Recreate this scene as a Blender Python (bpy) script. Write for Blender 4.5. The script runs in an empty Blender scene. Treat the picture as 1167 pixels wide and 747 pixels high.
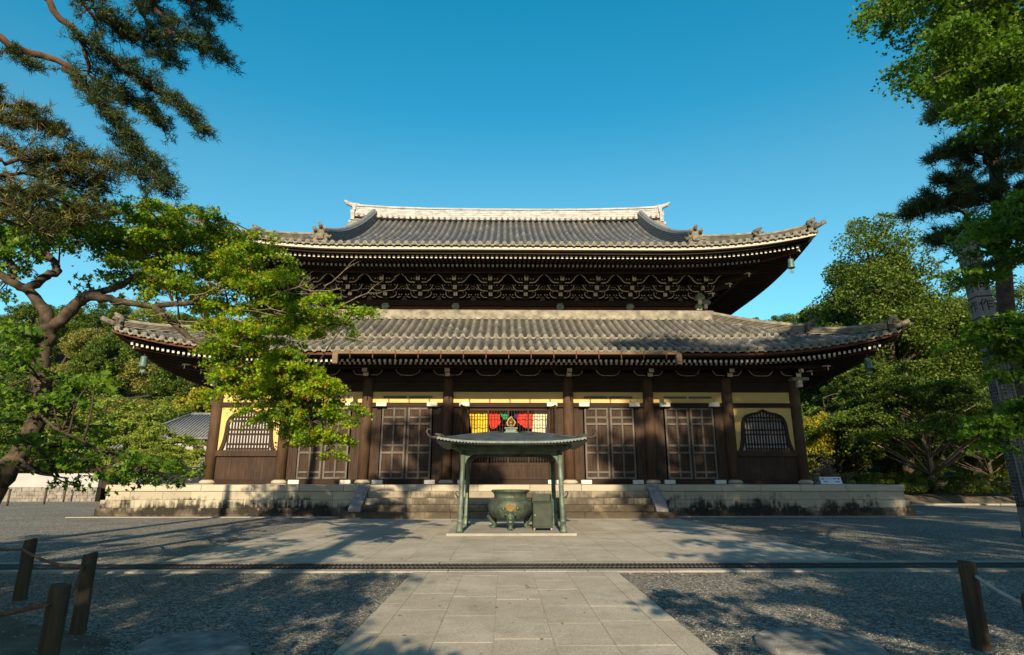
import bpy, math, random
import numpy as np
from mathutils import Vector, Matrix, Euler

R = math.radians
random.seed(7)
scene = bpy.context.scene
COL = scene.collection

# ------------------------------------------------------------------ camera
CAM = Vector((-0.2, 0.0, 1.6))
PITCH, YAW, FPX = 14.4, -0.75, 670.0
cd = bpy.data.cameras.new("camera")
cam = bpy.data.objects.new("camera", cd)
COL.objects.link(cam)
cam.location = CAM
cam.rotation_euler = (R(90 + PITCH), 0, R(YAW))
cd.sensor_width = 36
cd.lens = FPX / 1167.0 * 36
cd.clip_start = 0.05
cd.clip_end = 3000
scene.camera = cam
CAMROT = Euler((R(90 + PITCH), 0, R(YAW))).to_matrix()

# ------------------------------------------------------------------ sky, sun, exposure
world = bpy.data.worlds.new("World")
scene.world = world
world.use_nodes = True
wn = world.node_tree
wn.nodes.clear()
w_out = wn.nodes.new("ShaderNodeOutputWorld")
w_bg = wn.nodes.new("ShaderNodeBackground")
w_sky = wn.nodes.new("ShaderNodeTexSky")
w_sky.sky_type = 'NISHITA'
w_sky.sun_disc = False
w_sky.sun_elevation = R(22.5)
w_sky.sun_rotation = R(181.5)
w_sky.air_density = 1.0
w_sky.dust_density = 0.2
w_sky.ozone_density = 1.6
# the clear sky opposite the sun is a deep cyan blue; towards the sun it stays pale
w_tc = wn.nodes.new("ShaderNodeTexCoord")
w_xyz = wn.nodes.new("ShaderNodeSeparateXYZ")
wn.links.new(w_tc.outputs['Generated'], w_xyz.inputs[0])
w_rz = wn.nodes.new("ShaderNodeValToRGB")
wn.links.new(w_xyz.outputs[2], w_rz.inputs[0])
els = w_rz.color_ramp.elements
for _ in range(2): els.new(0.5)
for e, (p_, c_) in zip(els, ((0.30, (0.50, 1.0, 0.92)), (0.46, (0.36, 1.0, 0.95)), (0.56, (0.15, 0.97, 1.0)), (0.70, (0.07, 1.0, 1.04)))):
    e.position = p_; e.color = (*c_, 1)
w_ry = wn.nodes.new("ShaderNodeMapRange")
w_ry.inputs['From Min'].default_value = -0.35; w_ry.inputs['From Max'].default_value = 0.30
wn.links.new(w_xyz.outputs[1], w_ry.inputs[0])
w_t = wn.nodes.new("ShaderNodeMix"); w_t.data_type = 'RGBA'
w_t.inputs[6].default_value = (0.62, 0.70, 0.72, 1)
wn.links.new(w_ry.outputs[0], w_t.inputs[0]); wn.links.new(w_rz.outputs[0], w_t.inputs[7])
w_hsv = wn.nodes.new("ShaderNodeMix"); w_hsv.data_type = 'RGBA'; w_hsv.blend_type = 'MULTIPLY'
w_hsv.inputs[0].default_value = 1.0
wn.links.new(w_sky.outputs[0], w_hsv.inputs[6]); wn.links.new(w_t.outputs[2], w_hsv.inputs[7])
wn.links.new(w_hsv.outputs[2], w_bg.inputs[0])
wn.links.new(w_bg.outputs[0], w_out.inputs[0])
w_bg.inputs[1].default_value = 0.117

sl = bpy.data.lights.new("sun", 'SUN')
sun = bpy.data.objects.new("sun", sl)
COL.objects.link(sun)
sl.energy = 4.8
sl.angle = R(0.55)
sl.color = (1.0, 0.83, 0.585)
sun.rotation_euler = (R(67.5), 0, R(-1.5))
sun.location = (0, -50, 40)

scene.view_settings.view_transform = 'Standard'
scene.view_settings.look = 'None'
scene.view_settings.gamma = 1
scene.view_settings.exposure = 0.78
scene.view_settings.use_curve_mapping = False
scene.render.engine = 'CYCLES'
scene.cycles.max_bounces = 6
scene.cycles.transparent_max_bounces = 6


def ray(px, py):
    v = Vector(((px - 583.5) / FPX, (373.5 - py) / FPX, -1.0))
    return CAMROT @ v


def at(px, py, Y):
    d = ray(px, py)
    return CAM + d * ((Y - CAM.y) / d.y)


def gnd(px, py, z=0.0):
    d = ray(px, py)
    return CAM + d * ((z - CAM.z) / d.z)


# ------------------------------------------------------------------ object helpers
def tag(o, label=None, cat=None, group=None, kind=None):
    if label: o['label'] = label
    if cat: o['category'] = cat
    if group: o['group'] = group
    if kind: o['kind'] = kind
    return o


def empty(name, loc, label=None, cat=None, group=None, rz=0.0):
    o = bpy.data.objects.new(name, None)
    COL.objects.link(o)
    o.location = loc
    o.rotation_euler = (0, 0, rz)
    o.empty_display_size = 0.2
    return tag(o, label, cat, group)


def children(o):
    return [c for c in o.children]


def copy_tree(o, parent=None):
    c = o.copy()
    COL.objects.link(c)
    if parent is not None:
        c.parent = parent
    for ch in children(o):
        copy_tree(ch, c)
    return c


def link_mesh(name, me, parent=None, loc=None):
    o = bpy.data.objects.new(name, me)
    COL.objects.link(o)
    if parent is not None: o.parent = parent
    if loc is not None: o.location = loc
    return o


def mesh_np(name, V, F, mats, parent=None, uv=None, smooth=False):
    """V (n,3), F (m,k) of one polygon size"""
    V = np.asarray(V, dtype=np.float32)
    F = np.asarray(F, dtype=np.int32)
    me = bpy.data.meshes.new(name)
    m, k = F.shape
    me.vertices.add(len(V)); me.vertices.foreach_set('co', V.ravel())
    me.loops.add(m * k); me.loops.foreach_set('vertex_index', F.ravel())
    me.polygons.add(m); me.polygons.foreach_set('loop_start', np.arange(0, m * k, k, dtype=np.int32))
    if smooth: me.polygons.foreach_set('use_smooth', np.ones(m, dtype=bool))
    if uv is not None:
        ul = me.uv_layers.new(name='UVMap')
        ul.data.foreach_set('uv', np.asarray(uv, dtype=np.float32)[F.ravel()].ravel())
    me.update(calc_edges=True)
    for mt in (mats if isinstance(mats, (list, tuple)) else [mats]): me.materials.append(mt)
    return link_mesh(name, me, parent)


class MB:
    def __init__(s):
        s.v = []; s.f = []; s.m = []; s.uv = {}; s.sm = []

    def add(s, verts, faces, mi=0, smooth=False):
        b = len(s.v)
        s.v.extend([tuple(p) for p in verts])
        for f in faces:
            s.f.append(tuple(b + i for i in f)); s.m.append(mi); s.sm.append(smooth)
        return b

    def box(s, c, size, rz=0, mi=0, front=None, M=None):
        x, y, z = [q / 2 for q in size]
        P = [Vector((i * x, j * y, k * z)) for k in (-1, 1) for j in (-1, 1) for i in (-1, 1)]
        if M is not None: P = [M @ p for p in P]
        elif rz:
            m = Matrix.Rotation(rz, 3, 'Z'); P = [m @ p for p in P]
        P = [p + Vector(c) for p in P]
        b = s.add(P, [(0, 2, 3, 1), (4, 5, 7, 6), (1, 3, 7, 5), (0, 4, 6, 2), (2, 6, 7, 3)], mi)
        s.f.append((b, b + 1, b + 5, b + 4)); s.m.append(mi if front is None else front); s.sm.append(False)

    def bx(s, x0, x1, y0, y1, z0, z1, mi=0, front=None):
        s.box(((x0 + x1) / 2, (y0 + y1) / 2, (z0 + z1) / 2), (x1 - x0, y1 - y0, z1 - z0), mi=mi, front=front)

    def beam(s, p, q, w, h, mi=0, endmi=None):
        """box from p to q, w sideways, h vertical-ish, p end can carry another material"""
        p = Vector(p); q = Vector(q); t = (q - p).normalized()
        side = t.cross(Vector((0, 0, 1)))
        if side.length < 1e-4: side = Vector((1, 0, 0))
        side.normalize(); up = side.cross(t)
        P = []
        for c in (p, q):
            for a, b_ in ((-1, -1), (1, -1), (1, 1), (-1, 1)):
                P.append(c + side * (a * w / 2) + up * (b_ * h / 2))
        s.add(P, [(4, 5, 6, 7), (0, 1, 5, 4), (1, 2, 6, 5), (2, 3, 7, 6), (3, 0, 4, 7)], mi)
        b = len(s.v) - 8
        s.f.append((b + 3, b + 2, b + 1, b)); s.m.append(mi if endmi is None else endmi); s.sm.append(False)

    def tube(s, pts, rad, seg=8, mi=0, caps=True, rng=None, rough=0.0):
        pts = [Vector(p) for p in pts]
        n = len(pts)
        if not isinstance(rad, (list, tuple)): rad = [rad] * n
        ref = Vector((0, 0, 1))
        V = []
        prev = None
        for i in range(n):
            t = (pts[min(i + 1, n - 1)] - pts[max(i - 1, 0)])
            if t.length < 1e-6: t = Vector((0, 0, 1))
            t.normalize()
            if prev is None:
                a = t.cross(ref)
                if a.length < 1e-3: a = t.cross(Vector((1, 0, 0)))
            else:
                a = prev - t * prev.dot(t)
                if a.length < 1e-4: a = t.cross(ref)
            a.normalize(); prev = a; b = t.cross(a)
            for k in range(seg):
                an = 2 * math.pi * k / seg
                r = rad[i] * (1 + (rng.uniform(-rough, rough) if rng else 0))
                V.append(pts[i] + (a * math.cos(an) + b * math.sin(an)) * r)
        F = []
        for i in range(n - 1):
            for k in range(seg):
                k2 = (k + 1) % seg
                F.append((i * seg + k, i * seg + k2, (i + 1) * seg + k2, (i + 1) * seg + k))
        b0 = s.add(V, F, mi, True)
        if caps:
            s.f.append(tuple(b0 + k for k in range(seg - 1, -1, -1))); s.m.append(mi); s.sm.append(False)
            s.f.append(tuple(b0 + (n - 1) * seg + k for k in range(seg))); s.m.append(mi); s.sm.append(False)

    def lathe(s, prof, c=(0, 0, 0), seg=24, mi=0, smooth=True):
        """prof list of (r,z) bottom to top"""
        V = []; n = len(prof)
        for r, z in prof:
            for k in range(seg):
                a = 2 * math.pi * k / seg
                V.append((c[0] + r * math.cos(a), c[1] + r * math.sin(a), c[2] + z))
        F = []
        for i in range(n - 1):
            for k in range(seg):
                k2 = (k + 1) % seg
                F.append((i * seg + k, i * seg + k2, (i + 1) * seg + k2, (i + 1) * seg + k))
        b0 = s.add(V, F, mi, smooth)
        s.f.append(tuple(b0 + k for k in range(seg - 1, -1, -1))); s.m.append(mi); s.sm.append(False)
        s.f.append(tuple(b0 + (n - 1) * seg + k for k in range(seg))); s.m.append(mi); s.sm.append(False)

    def prism(s, poly, y0, y1, mi=0, T=None, frontmi=None):
        """poly of (x,z) counter-clockwise seen from -y, extruded along y"""
        n = len(poly)
        P = [Vector((x, y0, z)) for x, z in poly] + [Vector((x, y1, z)) for x, z in poly]
        if T is not None: P = [T @ p for p in P]
        F = [tuple(n + i for i in range(n - 1, -1, -1))]
        for i in range(n):
            j = (i + 1) % n
            F.append((j, i, n + i, n + j))
        b = s.add(P, F, mi)
        s.f.append(tuple(b + i for i in range(n))); s.m.append(mi if frontmi is None else frontmi); s.sm.append(False)

    def sweep(s, path, prof, mi=0, smooth=False):
        """prof closed polygon of (side, up); path of points; side is horizontal"""
        path = [Vector(p) for p in path]; n = len(path); k = len(prof)
        V = []
        for i in range(n):
            t = path[min(i + 1, n - 1)] - path[max(i - 1, 0)]
            t.z = 0; t.normalize()
            sd = Vector((t.y, -t.x, 0))
            for w, h in prof: V.append(path[i] + sd * w + Vector((0, 0, h)))
        F = []
        for i in range(n - 1):
            for j in range(k):
                j2 = (j + 1) % k
                F.append((i * k + j, (i + 1) * k + j, (i + 1) * k + j2, i * k + j2))
        F.append(tuple(range(k))); F.append(tuple((n - 1) * k + j for j in range(k - 1, -1, -1)))
        s.add(V, F, mi, smooth)

    def build(s, name, mats, parent=None, origin=None):
        me = bpy.data.meshes.new(name)
        if origin is None and parent is not None:
            origin = Vector((0, 0, 0)); p = parent
            while p is not None:
                origin = origin + p.location; p = p.parent
        if origin is not None and parent is None:
            o3 = Vector(origin)
            me.from_pydata([tuple(Vector(p) - o3) for p in s.v], [], s.f)
        elif origin is not None:
            ox, oy, oz = origin
            me.from_pydata([(p[0] - ox, p[1] - oy, p[2] - oz) for p in s.v], [], s.f)
        else:
            me.from_pydata(s.v, [], s.f)
        for mt in (mats if isinstance(mats, (list, tuple)) else [mats]): me.materials.append(mt)
        me.polygons.foreach_set('material_index', s.m)
        me.polygons.foreach_set('use_smooth', s.sm)
        me.update()
        return link_mesh(name, me, parent, None if parent is not None else origin)


def bevel(o, w, seg=1):
    m = o.modifiers.new('bevel', 'BEVEL'); m.width = w; m.segments = seg; m.limit_method = 'ANGLE'
    return o


# ------------------------------------------------------------------ materials
class NT:
    def __init__(s, name):
        s.mat = bpy.data.materials.new(name); s.mat.use_nodes = True
        s.t = s.mat.node_tree; s.t.nodes.clear()
        s.out = s.t.nodes.new('ShaderNodeOutputMaterial')
        s.b = s.t.nodes.new('ShaderNodeBsdfPrincipled')
        s.t.links.new(s.b.outputs[0], s.out.inputs[0])
        s.tc = s.t.nodes.new('ShaderNodeTexCoord')

    def n(s, typ, **kw):
        nd = s.t.nodes.new('ShaderNode' + typ)
        for k, v in kw.items():
            if k.startswith('i_'): nd.inputs[int(k[2:]) if k[2:].isdigit() else k[2:].replace('_', ' ')].default_value = v
            else: setattr(nd, k, v)
        return nd

    def l(s, a, b): s.t.links.new(a, b)

    def vec(s, scale=(1, 1, 1), src='Object', rot=(0, 0, 0)):
        m = s.n('Mapping'); m.inputs['Scale'].default_value = scale; m.inputs['Rotation'].default_value = rot
        s.l(s.tc.outputs[src], m.inputs[0]); return m.outputs[0]

    def noise(s, scale, detail=4, rough=0.55, vec=None):
        nd = s.n('TexNoise'); nd.inputs['Scale'].default_value = scale
        nd.inputs['Detail'].default_value = detail; nd.inputs['Roughness'].default_value = rough
        s.l(vec if vec is not None else s.tc.outputs['Object'], nd.inputs['Vector']); return nd.outputs[0]

    def ramp(s, fac, stops):
        r = s.n('ValToRGB'); e = r.color_ramp.elements
        while len(e) < len(stops): e.new(0.5)
        for i, (p, c) in enumerate(stops):
            e[i].position = p; e[i].color = (*c, 1) if len(c) == 3 else c
        s.l(fac, r.inputs[0]); return r.outputs[0]

    def mix(s, fac, a, b, mode='MIX'):
        m = s.n('Mix', data_type='RGBA', blend_type=mode)
        for sock, val in ((m.inputs[0], fac), (m.inputs[6], a), (m.inputs[7], b)):
            if isinstance(val, (int, float)): sock.default_value = val
            elif isinstance(val, (tuple, list)): sock.default_value = (*val[:3], 1)
            else: s.l(val, sock)
        return m.outputs[2]

    def math(s, op, a, b=None, clamp=False):
        m = s.n('Math', operation=op, use_clamp=clamp)
        for sock, val in ((m.inputs[0], a), (m.inputs[1], b)):
            if val is None: continue
            if isinstance(val, (int, float)): sock.default_value = val
            else: s.l(val, sock)
        return m.outputs[0]

    def bump(s, h, strength=0.3, dist=0.02):
        b = s.n('Bump'); b.inputs['Strength'].default_value = strength; b.inputs['Distance'].default_value = dist
        s.l(h, b.inputs['Height']); s.l(b.outputs[0], s.b.inputs['Normal'])

    def island(s):
        return s.n('NewGeometry').outputs['Random Per Island']

    def sepz(s, src='Object'):
        x = s.n('SeparateXYZ'); s.l(s.tc.outputs[src], x.inputs[0]); return x.outputs

    def fin(s, col, rough=0.7, metal=0.0, spec=0.3):
        if isinstance(col, (tuple, list)): s.b.inputs['Base Color'].default_value = (*col[:3], 1)
        else: s.l(col, s.b.inputs['Base Color'])
        s.b.inputs['Roughness'].default_value = rough
        s.b.inputs['Metallic'].default_value = metal
        s.b.inputs['Specular IOR Level'].default_value = spec
        return s.mat


def m_plain(name, c, rough=0.7, var=0.25, scale=3.0, metal=0.0, bump=0.0):
    t = NT(name)
    nz = t.noise(scale, 5)
    lo = tuple(q * (1 - var) for q in c); hi = tuple(min(1, q * (1 + var)) for q in c)
    col = t.ramp(nz, [(0.3, lo), (0.7, hi)])
    if bump: t.bump(t.noise(scale * 8, 4), bump, 0.01)
    return t.fin(col, rough, metal)


def m_wood(name, dark, light, axis='z', rough=0.75, isl=0.35):
    t = NT(name)
    sc = {'x': (1.2, 18, 18), 'y': (18, 1.2, 18), 'z': (18, 18, 1.2)}[axis]
    nz = t.noise(1.0, 6, 0.62, t.vec(sc))
    big = t.noise(0.9, 3)
    f = t.math('ADD', t.math('MULTIPLY', nz, 0.65), t.math('MULTIPLY', big, 0.35))
    col = t.ramp(f, [(0.33, dark), (0.66, light)])
    k = t.math('ADD', 1 - isl / 2, t.math('MULTIPLY', t.island(), isl))
    col = t.mix(1.0, col, t.ramp(k, [(0, (0, 0, 0)), (1, (1, 1, 1))]), 'MULTIPLY')
    t.bump(nz, 0.35, 0.01)
    return t.fin(col, rough, spec=0.2)


M = {}
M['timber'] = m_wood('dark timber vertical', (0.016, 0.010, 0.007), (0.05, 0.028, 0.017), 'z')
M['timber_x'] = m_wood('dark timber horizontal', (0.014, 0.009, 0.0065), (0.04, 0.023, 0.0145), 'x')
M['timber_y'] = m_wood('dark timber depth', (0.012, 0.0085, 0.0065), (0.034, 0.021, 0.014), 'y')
M['column'] = m_wood('brown column timber', (0.036, 0.022, 0.014), (0.115, 0.066, 0.038), 'z', isl=0.2)
M['board'] = m_wood('weathered brown boards', (0.02, 0.0125, 0.0085), (0.066, 0.039, 0.025), 'z', isl=0.6)
M['redwood'] = m_wood('reddish eave board', (0.06, 0.022, 0.012), (0.13, 0.05, 0.026), 'x')
M['greywood'] = m_wood('silver weathered timber', (0.06, 0.053, 0.046), (0.16, 0.14, 0.118), 'z', isl=0.35)
M['greywood_x'] = m_wood('silver weathered batten', (0.06, 0.053, 0.046), (0.16, 0.14, 0.118), 'x', isl=0.35)
M['gutterwood'] = m_wood('pale gutter timber', (0.10, 0.066, 0.04), (0.2, 0.14, 0.085), 'x')
M['postwood'] = m_wood('rough post timber', (0.02, 0.015, 0.011), (0.10, 0.075, 0.05), 'z')
M['white'] = m_plain('white painted timber end', (0.56, 0.53, 0.46), 0.7, 0.12, 6)
M['white_dull'] = m_plain('dull white painted timber', (0.64, 0.57, 0.43), 0.8, 0.3, 5)
M['whiteboard'] = m_plain('white painted eave board', (0.46, 0.42, 0.35), 0.7, 0.12, 2)
M['cream'] = m_plain('cream plaster', (0.56, 0.40, 0.15), 0.85, 0.06, 1.3)
M['paper'] = m_plain('pale panel behind lattice', (0.42, 0.41, 0.40), 0.9, 0.06, 2)
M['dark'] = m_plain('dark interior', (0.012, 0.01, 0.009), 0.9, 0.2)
M['capmetal'] = m_plain('patinated metal cap', (0.2, 0.22, 0.17), 0.6, 0.3, 4)


def make_tile(name, c0, c1, lichen, liamt=0.5):
    t = NT(name)
    uvn = t.n('SeparateXYZ'); t.l(t.tc.outputs['UV'], uvn.inputs[0])
    fu = t.math('FLOOR', uvn.outputs[0]); vv = t.math('DIVIDE', uvn.outputs[1], 0.34); fv = t.math('FLOOR', vv)
    cb = t.n('CombineXYZ'); t.l(fu, cb.inputs[0]); t.l(fv, cb.inputs[1])
    wn_ = t.n('TexWhiteNoise', noise_dimensions='2D'); t.l(cb.outputs[0], wn_.inputs['Vector'])
    col = t.mix(wn_.outputs[0], c0, c1)
    odd = t.math('GREATER_THAN', wn_.outputs[0], 0.965)
    col = t.mix(t.math('MULTIPLY', odd, 0.6), col, tuple(min(1, q * 1.7) for q in c1))
    nz = t.noise(0.55, 6, 0.65)
    col = t.mix(t.ramp(nz, [(0.42, (0, 0, 0)), (0.68, (liamt, liamt, liamt))]), col, lichen)
    nz2 = t.noise(7.0, 5, 0.7)
    col = t.mix(t.ramp(nz2, [(0.35, (0.75, 0.75, 0.75)), (0.65, (1.15, 1.15, 1.15))]), (0, 0, 0), col) if False else t.mix(1.0, col, t.ramp(nz2, [(0.3, (0.62, 0.62, 0.62)), (0.7, (1, 1, 1))]), 'MULTIPLY')
    fr = t.math('FRACT', vv)
    joint = t.math('LESS_THAN', fr, 0.09)
    col = t.mix(joint, col, t.mix(1.0, col, (0.45, 0.45, 0.45), 'MULTIPLY'))
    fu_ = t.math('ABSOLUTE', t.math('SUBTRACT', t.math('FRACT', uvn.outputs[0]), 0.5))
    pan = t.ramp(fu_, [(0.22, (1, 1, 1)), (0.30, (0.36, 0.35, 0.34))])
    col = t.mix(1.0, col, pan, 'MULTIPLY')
    t.bump(fr, 0.5, 0.03)
    return t.fin(col, 0.6, spec=0.3)


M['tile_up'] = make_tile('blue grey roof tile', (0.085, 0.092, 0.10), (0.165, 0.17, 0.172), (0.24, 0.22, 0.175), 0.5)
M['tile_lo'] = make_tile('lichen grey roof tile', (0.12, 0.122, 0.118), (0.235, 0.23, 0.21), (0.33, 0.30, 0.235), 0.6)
M['tile_end'] = m_plain('round tile end', (0.19, 0.175, 0.135), 0.8, 0.45, 9)
M['ridge_light'] = None


def make_ridge():
    t = NT('pale ridge tile')
    br = t.n('TexBrick'); br.inputs['Scale'].default_value = 1.0
    br.inputs['Brick Width'].default_value = 0.85; br.inputs['Row Height'].default_value = 0.16
    br.inputs['Mortar Size'].default_value = 0.012
    br.inputs['Color1'].default_value = (0.38, 0.385, 0.38, 1); br.inputs['Color2'].default_value = (0.44, 0.445, 0.44, 1)
    br.inputs['Mortar'].default_value = (0.2, 0.185, 0.16, 1)
    m = t.n('Mapping'); m.inputs['Rotation'].default_value = (R(-90), 0, 0)
    t.l(t.tc.outputs['Object'], m.inputs[0]); t.l(m.outputs[0], br.inputs['Vector'])
    nz = t.noise(1.6, 6, 0.7, t.vec((1, 1, 4)))
    col = t.mix(t.ramp(nz, [(0.46, (0, 0, 0)), (0.66, (0.8, 0.8, 0.8))]), br.outputs[0], (0.17, 0.155, 0.13))
    return t.fin(col, 0.8)


M['ridge_light'] = make_ridge()
M['ridge'] = m_plain('grey ridge tile', (0.15, 0.158, 0.165), 0.6, 0.4, 5)
M['ridge_lich'] = m_plain('lichen ridge tile', (0.22, 0.2, 0.155), 0.8, 0.5, 2.6)
M['oni'] = m_plain('ornamental ridge tile', (0.135, 0.12, 0.09), 0.8, 0.65, 6, bump=0.5)


def make_stone(name, c, dark, stain_h, amt=1.0, isl=0.25):
    """pale granite with dark run-down stain up to a height with an uneven edge"""
    t = NT(name)
    xyz = t.sepz('Object')
    g = t.noise(70, 3, 0.6)
    col = t.ramp(g, [(0.3, tuple(q * 0.8 for q in c)), (0.7, tuple(min(1, q * 1.15) for q in c))])
    col = t.mix(1.0, col, t.ramp(t.island(), [(0, (1 - isl, 1 - isl, 1 - isl)), (1, (1, 1, 1))]), 'MULTIPLY')
    big = t.noise(0.8, 5, 0.65)
    col = t.mix(t.ramp(big, [(0.4, (0, 0, 0)), (0.75, (0.45, 0.45, 0.45))]), col, tuple(q * 0.6 for q in c))
    if stain_h > 0:
        st = t.noise(1.0, 5, 0.6, t.vec((8.0, 8.0, 0.4)))
        bl = t.noise(0.45, 4, 0.55)
        # brown weathering in a soft band above the ground
        b1 = t.math('MULTIPLY', t.math('SUBTRACT', t.math('ADD', stain_h * 0.72, t.math('MULTIPLY', t.math('SUBTRACT', st, 0.5), 0.7)), xyz[2]), 6.0, True)
        mot = t.noise(4.0, 6, 0.75)
        col = t.mix(t.math('MULTIPLY', b1, 0.9), col, t.ramp(mot, [(0.35, (0.045, 0.033, 0.022)), (0.65, (0.19, 0.145, 0.092))]))
        # black run-down stain in patches
        pat = t.ramp(bl, [(0.40, (0, 0, 0)), (0.49, (1, 1, 1))])
        lim = t.math('ADD', t.math('ADD', stain_h * 1.25, t.math('MULTIPLY', t.math('SUBTRACT', st, 0.5), 1.0)), t.math('MULTIPLY', t.math('SUBTRACT', t.noise(1.6, 4, 0.6), 0.5), 1.5))
        b2 = t.math('MULTIPLY', t.math('SUBTRACT', lim, xyz[2]), 3.0, True)
        low = t.math('MULTIPLY', t.math('ADD', t.math('MULTIPLY', t.math('SUBTRACT', mot, 0.40), 3.5), t.math('MULTIPLY', xyz[2], 2.6)), 1.6, True)
        col = t.mix(t.math('MULTIPLY', t.math('MULTIPLY', t.math('MULTIPLY', b2, pat), low), amt), col, dark)
    t.bump(g, 0.25, 0.006)
    return t.fin(col, 0.85, spec=0.2)


M['stone'] = make_stone('pale platform stone', (0.43, 0.38, 0.28), (0.022, 0.019, 0.015), 0.60, 0.97)
M['capstone'] = make_stone('pale cap stone', (0.45, 0.40, 0.30), (0.1, 0.09, 0.075), 0.0, 0.3)
M['stair'] = make_stone('stair stone', (0.28, 0.24, 0.175), (0.04, 0.033, 0.024), 0.85, 0.75)
M['cheek'] = m_plain('worn grey cheek stone', (0.24, 0.215, 0.2), 0.85, 0.35, 4, bump=0.3)


def make_gravel():
    t = NT('grey gravel')
    v = t.n('TexVoronoi', feature='F1'); v.inputs['Scale'].default_value = 30
    t.l(t.tc.outputs['Object'], v.inputs['Vector'])
    v2 = t.n('TexVoronoi', feature='F1'); v2.inputs['Scale'].default_value = 75
    t.l(t.tc.outputs['Object'], v2.inputs['Vector'])
    sx = t.n('SeparateColor'); t.l(v.outputs['Color'], sx.inputs[0])
    sy = t.n('SeparateColor'); t.l(v2.outputs['Color'], sy.inputs[0])
    k = t.math('ADD', t.math('MULTIPLY', sx.outputs[0], 0.5), t.math('MULTIPLY', sy.outputs[1], 0.5))
    col = t.ramp(k, [(0.12, (0.05, 0.048, 0.043)), (0.5, (0.19, 0.182, 0.16)), (0.88, (0.56, 0.535, 0.465))])
    big = t.noise(0.45, 6, 0.62)
    col = t.mix(1.0, col, t.ramp(big, [(0.3, (0.66, 0.64, 0.6)), (0.7, (1, 1, 1))]), 'MULTIPLY')
    dirt = t.noise(0.16, 5, 0.6)
    col = t.mix(t.ramp(dirt, [(0.55, (0, 0, 0)), (0.72, (0.5, 0.5, 0.5))]), col, (0.16, 0.12, 0.08))
    h = t.math('ADD', v.outputs['Distance'], t.math('MULTIPLY', v2.outputs['Distance'], 0.6))
    t.bump(h, 0.9, 0.025)
    return t.fin(col, 0.9, spec=0.2)


M['gravel'] = make_gravel()


def make_paving(name, c):
    t = NT(name)
    g = t.noise(60, 3, 0.7)
    col = t.ramp(g, [(0.3, tuple(q * 0.62 for q in c)), (0.7, tuple(min(1, q * 1.25) for q in c))])
    k = t.island()
    col = t.mix(1.0, col, t.ramp(k, [(0, (0.88, 0.87, 0.85)), (0.5, (0.95, 0.945, 0.93)), (1, (1, 1, 1))]), 'MULTIPLY')
    big = t.noise(0.7, 6, 0.65)
    col = t.mix(1.0, col, t.ramp(big, [(0.3, (0.68, 0.66, 0.62)), (0.68, (1, 1, 1))]), 'MULTIPLY')
    sp = t.noise(2.3, 7, 0.75)
    col = t.mix(t.ramp(sp, [(0.50, (0, 0, 0)), (0.72, (0.6, 0.6, 0.6))]), col, (0.21, 0.185, 0.145))
    t.bump(t.noise(28, 5, 0.7), 0.35, 0.006)
    return t.fin(col, 0.8, spec=0.25)


M['paving'] = make_paving('granite paving', (0.5, 0.455, 0.375))
M['joint'] = m_plain('paving joint soil', (0.30, 0.262, 0.19), 0.95, 0.4, 8)
M['kerb'] = make_paving('granite kerb', (0.36, 0.345, 0.31))
M['iron'] = m_plain('rusty iron grate', (0.06, 0.05, 0.045), 0.6, 0.4, 6)


def make_bronze(name, green, brown, amt=0.5, scale=2.5):
    t = NT(name)
    nz = t.noise(scale, 6, 0.65)
    z = t.noise(1.0, 6, 0.7, t.vec((14, 14, 0.9)))
    f = t.math('ADD', t.math('MULTIPLY', nz, 0.55), t.math('MULTIPLY', z, 0.45))
    col = t.ramp(f, [(0.5 - 0.2 * amt - 0.05, brown), (0.5 + 0.05, green), (0.7, tuple(min(1, q * 1.6) for q in green))])
    soot = t.noise(3.2, 5, 0.7)
    col = t.mix(t.ramp(soot, [(0.5, (0, 0, 0)), (0.68, (0.6, 0.6, 0.6))]), col, tuple(q * 0.6 for q in brown))
    t.bump(t.noise(30, 4), 0.35, 0.008)
    return t.fin(col, 0.55, 0.25, 0.4)


M['bronze'] = make_bronze('green bronze', (0.075, 0.11, 0.082), (0.03, 0.025, 0.013), 0.5)
M['bronze_post'] = make_bronze('pale green patina', (0.13, 0.175, 0.135), (0.04, 0.042, 0.024), 0.6)
M['copper_roof'] = make_bronze('grey copper roof', (0.075, 0.095, 0.10), (0.045, 0.052, 0.056), 0.3)
M['copper_edge'] = m_plain('pale verdigris edge', (0.14, 0.17, 0.155), 0.6, 0.3, 10)
M['gold'] = m_plain('tarnished gilding', (0.16, 0.10, 0.035), 0.45, 0.4, 8, metal=0.5)
M['bell'] = make_bronze('verdigris bell', (0.11, 0.2, 0.17), (0.06, 0.1, 0.09), 0.4)
M['greenmetal'] = m_plain('dark green painted metal', (0.022, 0.032, 0.02), 0.5, 0.35, 4)
M['castor'] = m_plain('grey castor', (0.3, 0.28, 0.25), 0.5, 0.2)
M['rope_red'] = m_plain('rusty rope', (0.16, 0.075, 0.045), 0.9, 0.4, 14)
M['rope_grey'] = m_plain('pale grey rope', (0.42, 0.38, 0.34), 0.9, 0.3, 14)
M['rock'] = m_plain('flat grey rock', (0.2, 0.19, 0.17), 0.9, 0.5, 6, bump=0.9)
M['wallwhite'] = m_plain('white plaster wall', (0.37, 0.36, 0.345), 0.85, 0.12, 0.9)
M['wallstone'] = m_plain('dry wall stones', (0.2, 0.18, 0.15), 0.9, 0.5, 3, bump=0.4)
M['soil'] = m_plain('mossy soil', (0.10, 0.085, 0.055), 0.95, 0.5, 2.5, bump=0.6)
M['hill'] = m_plain('wooded hill floor', (0.03, 0.045, 0.015), 0.95, 0.5, 0.3)
M['ink'] = m_plain('black ink', (0.015, 0.014, 0.013), 0.8, 0.1)
M['signwhite'] = m_plain('white sign board', (0.55, 0.6, 0.64), 0.5, 0.04, 3)
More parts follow.
